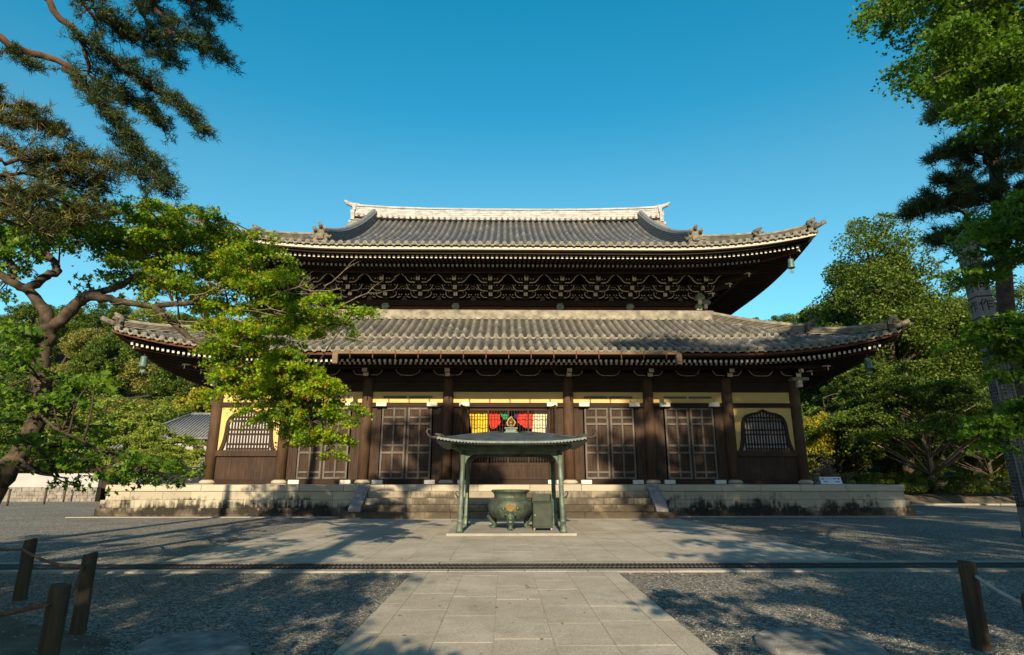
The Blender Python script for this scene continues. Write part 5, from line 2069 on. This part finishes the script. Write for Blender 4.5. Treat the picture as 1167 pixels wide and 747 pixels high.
tree = tree_from('maple_tree', basepx, 'crooked forked maple at the left spreading yellow-green leaves across the temple corner', 'tree', None, tr, M['bark'],
                 [('foliage', V1, F1, M['lf_maple']), ('shade_toned_foliage', V2, F2, M['lf_maple_d'])])
o = twig.build('twigs', M['bark_dark'], tree); o['kind'] = 'stuff'
o = pale.build('bare_twigs', M['bark_pale'], tree); o['kind'] = 'stuff'


# ---------------------------------------------------------------- pines
def pine(base, trunk_pts, trunk_r, branches, label, seed, needle_mat, dens=1.0, L=.15, w=.0075, group=None, bark='bark_red', K=18):
    """branches: list of (points, r0, spread) world points"""
    rg_ = np.random.default_rng(seed); r2 = random.Random(seed)
    t = MB(); t.tube(trunk_pts, trunk_r, 12, rng=r2, rough=.06)
    C, A = [], []
    tw = MB()
    for pts, r0, spread, t0 in branches:
        pts = [Vector(p) for p in pts]
        fine = []
        for i in range(len(pts) - 1):
            for k in range(5): fine.append(pts[i].lerp(pts[i + 1], k / 5) + Vector((r2.uniform(-1, 1), r2.uniform(-1, 1), r2.uniform(-1, 1))) * .05)
        fine.append(pts[-1])
        n = len(fine)
        t.tube(fine, [r0 * (1 - .85 * i / (n - 1)) for i in range(n)], 8, rng=r2, rough=.05)
        tot = sum((fine[i + 1] - fine[i]).length for i in range(n - 1))
        nt = int(tot * 13 * dens)
        for _ in range(nt):
            s = r2.uniform(t0, 1); i = min(n - 2, int(s * (n - 1))); p = fine[i].lerp(fine[i + 1], s * (n - 1) - i)
            ax = (fine[i + 1] - fine[i]).normalized()
            side = ax.cross(Vector((0, 0, 1))).normalized()
            d = (side * r2.choice((-1, 1)) * r2.uniform(.4, 1) + ax * r2.uniform(.1, .9) + Vector((0, 0, r2.uniform(-.2, .35)))).normalized()
            ln = spread * r2.uniform(.35, 1.0) * (1 - .45 * s)
            e = p + d * ln
            m_ = p.lerp(e, .55) + Vector((0, 0, r2.uniform(-.06, .08)))
            tw.tube([p, m_, e], [.012, .008, .004], 4, caps=False)
            for q in range(max(3, int(ln * 11))):
                f = r2.uniform(.35, 1.03); c = (p.lerp(m_, f / .55) if f < .55 else m_.lerp(e, (f - .55) / .45))
                C.append(c + Vector((r2.gauss(0, .05), r2.gauss(0, .05), r2.gauss(0, .03)))); A.append(d + Vector((0, 0, .5)))
    C = np.array([tuple(c) for c in C]); A = np.array([tuple(a) for a in A])
    V, F = needle_arrays(C, A, rg_, K, L, w)
    o = tree_from('pine_tree', base, label, 'tree', group, t, M[bark], [('needles', V, F, needle_mat)])
    q = tw.build('twigs', M['bark_dark'], o); q['kind'] = 'stuff'
    return o


tb = Vector((-11.2, 5.5, 0))


def pxs(l): return [at(x, y, d) for x, y, d in l]


pine(tb, [tb + Vector((0, 0, -.1)), tb + Vector((.1, .1, 3)), tb + Vector((.5, .2, 7)), tb + Vector((.9, .4, 11)), tb + Vector((1.2, .6, 15))], [.36, .30, .26, .2, .1], [
    (pxs([(-120, -20, 7.5), (0, 45, 8.2), (75, 78, 8.6), (135, 140, 8.9), (170, 190, 9.0), (186, 214, 9.0)]), .075, .75, .42),
    (pxs([(-60, -70, 7.6), (55, 0, 8.4), (95, 45, 8.6), (150, 82, 8.8), (200, 118, 9.0), (233, 150, 9.0)]), .07, .7, .35),
    (pxs([(80, -60, 8.0), (170, 0, 8.6), (195, 35, 8.7), (232, 52, 8.8), (258, 66, 8.8)]), .05, .6, .2),
    (pxs([(100, -50, 8.2), (180, -20, 8.8), (235, 0, 9), (255, 18, 9)]), .05, .6, .2),
    (pxs([(60, -30, 8.6), (110, 20, 9), (160, 45, 9.2), (215, 45, 9.4)]), .05, .65, .3),
    (pxs([(75, 78, 8.6), (120, 110, 9.2), (160, 120, 9.5), (190, 150, 9.5)]), .04, .55, .3),
    (pxs([(-20, 60, 8.2), (20, 62, 8.4), (38, 75, 8.4)]), .03, .4, .5),
    (pxs([(30, -60, 8.0), (90, -10, 8.6), (120, 20, 8.9), (150, 40, 9.1)]), .04, .6, .2),
    (pxs([(140, -50, 8.4), (200, -25, 8.8), (225, 20, 9), (240, 45, 9)]), .04, .6, .1),
    (pxs([(120, -30, 8.8), (160, 10, 9.2), (185, 60, 9.4), (205, 80, 9.5)]), .04, .6, .2),
    (pxs([(95, 45, 8.6), (105, 90, 9), (140, 105, 9.3), (180, 130, 9.4)]), .035, .55, .2),
    (pxs([(110, 115, 8.8), (140, 150, 9.2), (150, 185, 9.4), (160, 205, 9.4)]), .035, .55, .1),
], 'tall red-barked pine whose dark needle branches hang into the top left sky', 21, M['lf_pine'], 2.1, .105, .0058)
tb2 = Vector((-13.2, 8.2, 0))
pine(tb2, [tb2 + Vector((0, 0, -.1)), tb2 + Vector((.2, .1, 3)), tb2 + Vector((.4, .3, 7)), tb2 + Vector((.5, .4, 9.5))], [.30, .26, .2, .1], [
    (pxs([(-110, 170, 8.6), (0, 186, 9.2), (45, 180, 9.6), (95, 180, 9.9), (140, 190, 10)]), .05, .75, .3),
    (pxs([(-90, 200, 8.6), (0, 215, 9.2), (50, 225, 9.6), (105, 240, 9.9)]), .05, .75, .25),
    (pxs([(-90, 120, 8.6), (0, 140, 9.2), (40, 142, 9.6), (80, 160, 9.8)]), .04, .7, .25),
    (pxs([(-90, 230, 8.6), (0, 250, 9.2), (60, 262, 9.6)]), .04, .7, .2),
    (pxs([(-90, 100, 8.8), (-10, 120, 9.4), (30, 128, 9.6), (60, 150, 9.8)]), .04, .7, .2),
    (pxs([(-90, 180, 8.6), (10, 200, 9.4), (70, 195, 9.8), (125, 205, 10)]), .04, .7, .2),
    (pxs([(-90, 215, 8.6), (10, 235, 9.4), (60, 245, 9.8), (90, 250, 9.9)]), .04, .7, .2),
    (pxs([(-90, 150, 8.8), (0, 165, 9.6), (60, 205, 10), (120, 215, 10.2)]), .04, .7, .2),
], 'pine with browning needles and yellow buds overlapping the maple at the left edge', 23, M['lf_pine_brown'], 1.5, .13, .0062)

tb3 = at(1152, 430, 17.2); tb3 = Vector((at(1168, 560, 17.2).x, 17.2, 0))
pine(tb3, [tb3 + Vector((0, 0, -.1)), Vector((at(1160, 480, 17.2).x, 17.2, at(1160, 480, 17.2).z)), at(1150, 400, 17.2), at(1143, 300, 17.2), at(1135, 200, 17.4), at(1130, 110, 17.6), at(1128, 40, 17.6)], [.28, .25, .23, .21, .18, .13, .06], [
    (pxs([(1140, 215, 17.4), (1120, 175, 16.6), (1090, 168, 16.2), (1068, 178, 16.0)]), .07, 1.1, .2),
    (pxs([(1136, 200, 17.4), (1160, 185, 16.4), (1180, 190, 15.8)]), .06, 1.1, .1),
    (pxs([(1133, 150, 17.5), (1115, 130, 16.6), (1085, 118, 16.2), (1072, 130, 16)]), .06, 1.1, .2),
    (pxs([(1133, 140, 17.5), (1155, 130, 16.6), (1185, 140, 16.2)]), .06, 1.1, .1),
    (pxs([(1143, 290, 17.3), (1110, 255, 16.6), (1085, 235, 16.3), (1060, 232, 16.2), (1045, 240, 16.2)]), .07, 1.1, .35),
    (pxs([(1143, 300, 17.3), (1120, 280, 16.8), (1090, 268, 16.5), (1070, 275, 16.5)]), .06, 1.0, .3),
    (pxs([(1140, 260, 17.3), (1165, 240, 16.5), (1185, 245, 16)]), .06, 1.1, .1),
    (pxs([(1131, 90, 17.6), (1110, 70, 17), (1085, 75, 16.6)]), .05, 1.0, .1),
    (pxs([(1131, 80, 17.6), (1150, 60, 17), (1180, 70, 16.6)]), .05, 1.0, .1),
    (pxs([(1138, 230, 17.4), (1120, 215, 18.4), (1100, 205, 19)]), .05, 1.0, .1),
    (pxs([(1133, 120, 17.5), (1110, 105, 16.8), (1082, 95, 16.4), (1068, 100, 16.2)]), .05, 1.1, .15),
    (pxs([(1136, 170, 17.4), (1150, 160, 18.2), (1180, 165, 18.4)]), .05, 1.2, .05),
    (pxs([(1140, 240, 17.3), (1120, 225, 16.6), (1096, 215, 16.3), (1078, 205, 16.3)]), .05, 1.0, .15),
    (pxs([(1140, 235, 17.3), (1158, 215, 16.8), (1182, 215, 16.4)]), .05, 1.1, .05),
    (pxs([(1131, 60, 17.6), (1120, 40, 17), (1095, 40, 16.6)]), .05, 1.0, .1),
    (pxs([(1143, 275, 17.3), (1160, 265, 17), (1185, 270, 16.6)]), .05, 1.0, .1),
], 'dark pine rising behind the inscribed pillar at the right', 25, M['lf_pine'], 1.5, .22, .012, None, 'bark_dark')

# ---------------------------------------------------------------- near maples at the right
rng = np.random.default_rng(31); rr = random.Random(31)


def spray_tree(name, base, trunk_pts, trunk_r, regs, label, mat, per, size, shape, group=None, seed=1, thick=.04):
    r2 = random.Random(seed); rg_ = np.random.default_rng(seed)
    t = MB(); tp = [Vector(p) for p in trunk_pts]
    t.tube(tp, trunk_r, 10, rng=r2, rough=.06)
    nd = []
    for i in range(len(tp) - 1):
        for k in range(6): nd.append(tp[i].lerp(tp[i + 1], k / 6))
    pads = []; tw = MB()
    for poly, n, (da, db), (ra, rb) in regs:
        P = []
        for _ in range(n):
            x, y = px_in(poly, r2); P.append((at(x, y, r2.uniform(da, db)), r2.uniform(ra, rb)))
        pads += P
        # one limb per region from the trunk to its middle
        c = sum((p for p, _ in P), Vector()) / len(P); q = nearest(nd, c + Vector((0, 0, 1.0)))
        lm = bez(q, q.lerp(c, .5) + Vector((0, 0, .5)), c, 8)
        t.tube(lm, [.07 * (1 - .1 * k) for k in range(9)], 7)
        for p, r in P:
            q2 = nearest(lm[2:], p); tw.tube(bez(q2, q2.lerp(p, .5) + Vector((0, 0, .12)), p, 4), [.014, .012, .010, .008, .005], 5, caps=False)
            for k in range(4):
                a = r2.uniform(0, 6.28); e = p + Vector((math.cos(a) * r * .9, math.sin(a) * r * .9, -r * .12))
                tw.tube([p, p.lerp(e, .5) + Vector((0, 0, .02)), e], [.006, .004, .002], 4, caps=False)
    V, F = leaf_arrays(pads_points(rg_, pads, per, thick=thick), rg_, size, .5, shape)
    o = tree_from(name, base, label, 'tree', group, t, M['bark'], [('foliage', V, F, mat)])
    q = tw.build('twigs', M['bark_dark'], o); q['kind'] = 'stuff'
    return o


b1 = Vector((9.2, 3.2, 0))
spray_tree('maple_tree', b1, [b1, b1 + Vector((-.2, .1, 2)), b1 + Vector((-.8, .3, 4)), b1 + Vector((-1.6, .6, 5.6)), b1 + Vector((-2.4, 1.2, 6.8))], [.2, .17, .13, .09, .04], [
    ([(960, 0), (1060, -20), (1062, 15), (1010, 28), (965, 20)], 8, (6.0, 6.8), (.3, .45)),
    ([(1040, -10), (1180, -30), (1180, 60), (1060, 55)], 34, (5.4, 6.8), (.3, .5)),
    ([(1030, 85), (1062, 50), (1180, 30), (1180, 100), (1110, 118), (1070, 100)], 36, (5.2, 6.6), (.25, .45)),
    ([(1085, 130), (1130, 112), (1185, 95), (1185, 150), (1110, 142)], 14, (5.2, 6.0), (.2, .35)),
], 'bright green maple reaching into the top right corner overhead', M['lf_maple_r'], 3000, .052, 'star', None, 33)
b2 = Vector((12.6, 7.4, 0))
spray_tree('maple_tree', b2, [b2, b2 + Vector((-.1, 0, 1.8)), b2 + Vector((-.6, .3, 3.4)), b2 + Vector((-1.2, .6, 4.8)), b2 + Vector((-1.8, .9, 6))], [.18, .15, .12, .09, .04], [
    ([(1095, 275), (1130, 240), (1185, 210), (1185, 330), (1135, 322)], 36, (9.0, 10.4), (.3, .55)),
    ([(1082, 312), (1120, 300), (1130, 330), (1095, 330)], 4, (9.4, 10), (.3, .4)),
    ([(1095, 382), (1140, 355), (1185, 342), (1185, 405), (1125, 396)], 24, (9.0, 10.2), (.35, .55)),
    ([(1090, 492), (1120, 468), (1185, 448), (1185, 490), (1130, 505)], 20, (8.6, 9.6), (.3, .45)),
    ([(1140, 425), (1185, 410), (1185, 440)], 4, (9, 9.6), (.3, .4)),
], 'deep green maple with layered sprays in front of the inscribed pillar', M['lf_maple_d'], 1500, .075, 'star', None, 35)


# ---------------------------------------------------------------- background tree prototypes
def proto_broad(name, seed, H, Rr, ncl, per, leaf, mat, bark, label, cat='tree', conic=False, layered=False, crown_lo=.25):
    r2 = random.Random(seed); rg_ = np.random.default_rng(seed)
    o = empty(name, (0, 0, 0), label, cat)
    t = MB()
    tp = []
    x = y = 0
    nseg = 7
    for k in range(nseg + 1):
        tp.append(Vector((x, y, H * .88 * k / nseg))); x += r2.uniform(-.03, .03) * H * (.5 if conic else 1); y += r2.uniform(-.03, .03) * H * (.5 if conic else 1)
    r0 = H * .022
    t.tube(tp, [r0 * (1.25 if k == 0 else 1) * (1 - .88 * k / nseg) for k in range(nseg + 1)], 9, rng=r2, rough=.08)
    cl = []
    for k in range(ncl):
        if conic:
            h = crown_lo + (1 - crown_lo) * (k + r2.random()) / ncl
            rad = Rr * (1 - h) ** .7 * 1.25 * r2.uniform(.5, 1.05) + .15
            a = r2.uniform(0, 6.28); c = Vector((rad * math.cos(a), rad * math.sin(a), H * h * 1.0 - rad * .15)); rc = Rr * .30 * (1.15 - h * .75) * r2.uniform(.8, 1.3)
        elif layered:
            a = r2.uniform(0, 6.28); rad = Rr * math.sqrt(r2.random()); h = crown_lo + (1 - crown_lo) * (1 - (rad / Rr) ** 2 * .75) * r2.uniform(.35, 1.0)
            c = Vector((rad * math.cos(a), rad * math.sin(a), H * h)); rc = Rr * r2.uniform(.18, .30)
        else:
            u = Vector((r2.gauss(0, 1), r2.gauss(0, 1), r2.gauss(0, 1))).normalized() * r2.uniform(.55, 1.0)
            c = Vector((u.x * Rr, u.y * Rr, H * ((1 + crown_lo) / 2) + u.z * H * (1 - crown_lo) / 2)); rc = Rr * r2.uniform(.2, .36)
        cl.append((c, rc))
        q = min(tp, key=lambda p: abs(p.z - max(.1 * H, c.z - c.xy.length * .55)))
        t.tube(bez(q, q.lerp(c, .5) + Vector((0, 0, .05 * H * (-1 if conic else 1) * .5)), c, 4), [r0 * .34, r0 * .28, r0 * .2, r0 * .13, r0 * .05], 5, caps=False)
    if layered:
        P = pads_points(rg_, [(c, r) for c, r in cl], per / 1.0, thick=.07 * Rr * .3, droop=.15)
    else:
        P = clump_points(rg_, cl, per, .7)
    V, F = leaf_arrays(P, rg_, leaf, .7, 'diamond', wid=.62)
    t.build('trunk', bark, o)
    mesh_np('foliage', V, F, mat, o)
    return o


used = set()


def plant(proto, x, y, z, s, rz, label=None, group=None, sz=None):
    if proto.name not in used:
        o = proto; used.add(proto.name)
    else: o = copy_tree(proto)
    o.location = (x, y, z); o.rotation_euler = (0, 0, rz); o.scale = (s, s, sz or s)
    if label: o['label'] = label
    if group: o['group'] = group
    return o


HG = 'trees on the wooded hill behind the temple'
pA = proto_broad('broadleaf_tree', 41, 10, 4.2, 46, 300, .30, M['lf_broad'], M['bark_dark'], 'dark green round-crowned tree on the wooded hill')
pB = proto_broad('broadleaf_tree', 42, 9, 4.4, 44, 300, .29, M['lf_olive'], M['bark_dark'], 'olive green bushy tree on the wooded hill')
pC = proto_broad('broadleaf_tree', 43, 9, 4.0, 42, 300, .28, M['lf_lime'], M['bark'], 'lime green young-leaved tree on the wooded hill')
pD = proto_broad('conifer_tree', 44, 14, 3.2, 60, 260, .26, M['lf_broad'], M['bark_dark'], 'pointed dark conifer on the wooded hill', conic=True, crown_lo=.12)
rh = random.Random(77)


def pxof(p):
    v = CAMROT.transposed() @ (Vector(p) - CAM)
    return 583.5 + FPX * v.x / -v.z, 373.5 - FPX * v.y / -v.z


placed = 0
cands = []
for row, y in enumerate((62, 68, 75, 83, 92, 102, 113, 125, 138)):
    x = -150 + rh.uniform(0, 5)
    while x < 150:
        xx = x + rh.uniform(-1.5, 1.5); yy = y + rh.uniform(-3, 3)
        u, v_ = pxof((xx, yy, hill_z(xx, yy) + 6))
        if (-60 < u < 262) or (835 < u < 1230): cands.append((xx, yy))
        x += 6.3 + row * .2
for xx, yy in cands:
    if -40 < xx < -24 and yy < 70 and xx > -36: continue
    k = rh.random()
    pr = pA if k < .36 else pB if k < .62 else pC if k < .8 else pD
    s = rh.uniform(.75, 1.15) * (.82 if pr is pD else 1)
    plant(pr, xx, yy, hill_z(xx, yy) - .4, s, rh.uniform(0, 6.28), None, HG, s * rh.uniform(.85, 1.1))

# left middle distance
pM = proto_broad('maple_tree', 51, 7, 4.2, 40, 420, .20, M['lf_lime'], M['bark'], 'young lime green maple before the white wall', layered=True, crown_lo=.30)
p = at(160, 548, 49); plant(pM, p.x, 49, 0.3, 1.05, .4, 'young lime green maple spreading in front of the white house at the left')
pM2 = proto_broad('maple_tree', 52, 7, 4.0, 36, 380, .2, M['lf_broad'], M['bark'], 'x', layered=True, crown_lo=.28)
p = at(40, 548, 50); plant(pM2, p.x, 50, 0, 1.15, 1.4, 'mid green layered maple behind the far left garden wall')
p = at(172, 548, 43); plant(pM, p.x, 43, 0, .72, 1.9, 'small lime green maple in front of the white wall with tiled coping')
p = at(112, 548, 54); plant(pM, p.x, 54, 0, 1.25, 2.2, 'lime green maple behind the small gatehouse roof')
p = at(-70, 548, 47); plant(pM2, p.x, 47, 0, 1.3, 3.4, 'mid green layered maple at the far left picture edge')
pY = proto_broad('golden_shrub', 53, 4, 1.8, 26, 220, .17, M['lf_yellow'], M['bark'], 'x', 'shrub', crown_lo=.15)
p = at(231, 500, 72); plant(pY, p.x, 72, 4.4, 2.0, .3, 'golden leaved small tree above the white house, just left of the temple corner column', None, 2.2)
p = at(931, 540, 46); plant(pY, p.x, 46, 2.4, .85, 1.3, 'golden leaved shrub just right of the temple corner column', None, 1.1)

# right side: tall trees, layered maple, shrubs, hedge
pT = proto_broad('tall_tree', 61, 25, 5.2, 190, 340, .25, M['lf_broad'], M['bark'], 'x', crown_lo=.10)
p = at(1030, 500, 56); plant(pT, p.x, 56, 1.0, 1.08, .3, 'tallest tree at the right, airy mid green crown above the lower roof corner')
pT3 = proto_broad('conifer_tree', 66, 24, 4.0, 150, 300, .22, M['lf_broad'], M['bark_dark'], 'x', conic=True, crown_lo=.10)
p = at(1062, 500, 62); plant(pT3, p.x, 62, 2.2, 1.0, .3, 'pointed dark conifer between the tallest tree and the inscribed pillar')
p = at(972, 500, 60); plant(pT3, p.x, 60, 2.0, .74, 1.3, 'lower pointed conifer left of the tallest tree')
pT2 = proto_broad('tall_tree', 62, 20, 5.4, 110, 380, .24, M['lf_broad'], M['bark'], 'x', crown_lo=.18)
p = at(1105, 500, 58); plant(pT2, p.x, 58, 1.5, 1.0, .8, 'broad olive green tree right of the tallest tree')
p = at(985, 480, 66); plant(pT2, p.x, 66, 4, .82, 2.1, 'olive green tree left of the tallest tree, behind the lower roof corner')
p = at(947, 480, 70); plant(pA, p.x, 70, 3.5, 1.35, 1.1, 'small dark crown rising behind the right lower roof ridge', None, 1.9)
p = at(1175, 480, 52); plant(pT2, p.x, 52, 1, .9, 3.0, 'olive green tree behind the inscribed pillar')
pL = proto_broad('maple_tree', 63, 10.5, 6.6, 64, 560, .17, M['lf_broad'], M['bark_pale'], 'x', layered=True, crown_lo=.30)
p = at(1060, 548, 44); plant(pL, p.x, 44, .45, 1.0, .5, 'spreading maple with pale limbs on the garden bank right of the temple')
p = at(965, 548, 49); plant(pM2, p.x, 49, .6, 1.25, 2.6, 'dark layered maple between the golden shrub and the pale limbed maple')
p = at(1125, 548, 50); plant(pM2, p.x, 50, .6, 1.3, .6, 'dark layered maple behind the hedge below the inscribed pillar')
pH = proto_broad('azalea_bush', 64, 1.25, .95, 20, 170, .075, M['lf_hedge'], M['bark_dark'], 'x', 'bush', crown_lo=.1)
for i, (u, d) in enumerate(((968, 41.5), (990, 41), (1012, 41.6), (1036, 41.2), (1078, 41.8), (1098, 41.2), (1120, 41), (1143, 41.5), (1168, 41.2), (950, 43), (1000, 43.5), (1050, 43.6), (1108, 43.8), (1150, 44))):
    p = at(u, 550, d); plant(pH, p.x, d, .42, rh.uniform(.95, 1.35), rh.uniform(0, 6), 'low rounded azalea bush in the row along the garden bank', 'azalea bushes along the garden bank')
pP = proto_broad('mauve_bush', 65, 2.6, 1.5, 24, 190, .11, M['lf_plum'], M['bark_dark'], 'x', 'bush', crown_lo=.15)
p = at(943, 545, 40.3); plant(pP, p.x, 40.3, .1, 1.0, .2, 'mauve flowering bush behind the notice board on the platform')

# ---------------------------------------------------------------- trees around the camera that shade the yard
pS = proto_broad('maple_tree', 71, 8, 3.8, 46, 250, .19, M['lf_maple_d'], M['bark'], 'x', layered=True, crown_lo=.38)
pS2 = proto_broad('broadleaf_tree', 72, 13, 4.4, 30, 170, .24, M['lf_broad'], M['bark_dark'], 'x', crown_lo=.4)
pS3 = proto_broad('tall_tree', 73, 25, 4.3, 60, 240, .30, M['lf_broad'], M['bark_dark'], 'x', crown_lo=.52)
pS4 = proto_broad('umbrella_tree', 74, 20, 3.6, 26, 190, .26, M['lf_broad'], M['bark_dark'], 'x', crown_lo=.80)
SH = [
    (pS, -6.6, -2.0, .95, 'layered maple close behind the viewer left of the path'),
    (pS, 5.6, -1.3, .95, 'layered maple close behind the viewer right of the path'),
    (pS, 11.5, -4.5, 1.15, 'layered maple well right of the viewer'),
    (pS, -13.0, -1.0, 1.05, 'layered maple left of the viewer'),
    (pS, -9.8, -5.0, 1.1, 'layered maple behind the viewer between two other maples at the left'),
    (pS, -4.6, -5.2, .92, 'layered maple behind the viewer nearest the path on its left'),
    (pS, 5.6, -8.5, 1.15, 'layered maple far behind the viewer right of the path'),
    (pS, -6.6, -9.0, 1.1, 'layered maple far behind the viewer left of the path'),
    (pS2, 10.5, -12.0, 1.2, 'broad tree behind the viewer on the right'),
    (pS2, 17.0, -8.0, 1.35, 'large broad tree far right of the viewer'),
    (pS3, 7.6, -9.0, .98, 'tall high-crowned tree behind the viewer right of the path'),
    (pS3, 14.5, -7.0, .95, 'tall high-crowned tree at the right edge of the yard'),
    (pS3, 20.5, -9.0, .98, 'tall high-crowned tree farthest right behind the viewer'),
    (pS3, 11.5, -15.0, 1.02, 'tallest high-crowned tree far behind the viewer'),
    (pS3, 22.0, 5.0, .80, 'tall high-crowned tree right of the viewer beside the yard'),
    (pS3, 28.5, 15.0, .78, 'tall high-crowned tree right of the yard beyond the picture edge'),
    (pS2, 33.0, 24.0, 1.15, 'broad tree at the right edge of the yard beyond the picture edge'),
    (pS4, -4.6, -8.0, 1.0, 'slender umbrella-crowned tree behind the viewer left of the path'),
]
for i, (pr, x, y, s, lab) in enumerate(SH): plant(pr, x, y, 0, s, i * 1.3, lab, None)

# ---------------------------------------------------------------- loose stones and fallen leaves on the yard
rng = np.random.default_rng(91)
n = 52000
gy_ = 3.6 + 20 * rng.uniform(0, 1, n) ** 1.7
gx_ = rng.uniform(-1, 1, n) * (3 + gy_ * .95)
keep = ~((np.abs(gx_) < 1.79 + rng.normal(-.02, .03, n)) & (gy_ < 11.1)) & ~((gy_ > 10.95) & (gy_ < 12.4)) & ~((np.abs(gx_) < 6.9) & (gy_ > 12.3))
gx_, gy_ = gx_[keep], gy_[keep]; n = len(gx_)
sz_ = rng.uniform(.005, .013, n)[:, None] * (1 + .5 * (rng.uniform(0, 1, (n, 1)) > .95))
oct_ = np.array([(1, 0, 0), (0, 1, 0), (-1, 0, 0), (0, -1, 0), (0, 0, .7), (0, 0, -.7)], dtype=float)
ang = rng.uniform(0, 6.28, n); ca, sa = np.cos(ang), np.sin(ang)
st_ = rng.uniform(.6, 1.3, (n, 2))
V = np.zeros((n, 6, 3))
V[:, :, 0] = (oct_[None, :, 0] * st_[:, :1] * ca[:, None] - oct_[None, :, 1] * st_[:, 1:] * sa[:, None]) * sz_ + gx_[:, None]
V[:, :, 1] = (oct_[None, :, 0] * st_[:, :1] * sa[:, None] + oct_[None, :, 1] * st_[:, 1:] * ca[:, None]) * sz_ + gy_[:, None]
V[:, :, 2] = oct_[None, :, 2] * sz_ + sz_ * .35
fo = np.array([(0, 1, 4), (1, 2, 4), (2, 3, 4), (3, 0, 4), (1, 0, 5), (2, 1, 5), (3, 2, 5), (0, 3, 5)])
F = (np.arange(n)[:, None, None] * 6 + fo[None]).reshape(-1, 3)
t = NT('loose gravel stone')
gs = t.fin(t.ramp(t.island(), [(0.0, (0.07, 0.068, 0.063)), (0.55, (0.19, 0.183, 0.168)), (1.0, (0.36, 0.345, 0.31))]), 0.9)
tag(mesh_np('gravel_stones', V.reshape(-1, 3), F, gs), kind='stuff')
n = 900
yy = 3.5 + 22 * rng.uniform(0, 1, n) ** 1.4; xx = rng.uniform(-1, 1, n) * (3 + yy * .9)
P = np.stack([xx, yy, np.full(n, .028)], 1)
V, F = leaf_arrays(P, rng, .05, 6.0, 'diamond')
V[:, 2] = np.maximum(V[:, 2], .024)
tag(mesh_np('fallen_leaves', V, F, m_leaf('fallen leaves', (0.10, 0.05, 0.02), (0.28, 0.2, 0.06), 0.1)), kind='stuff')
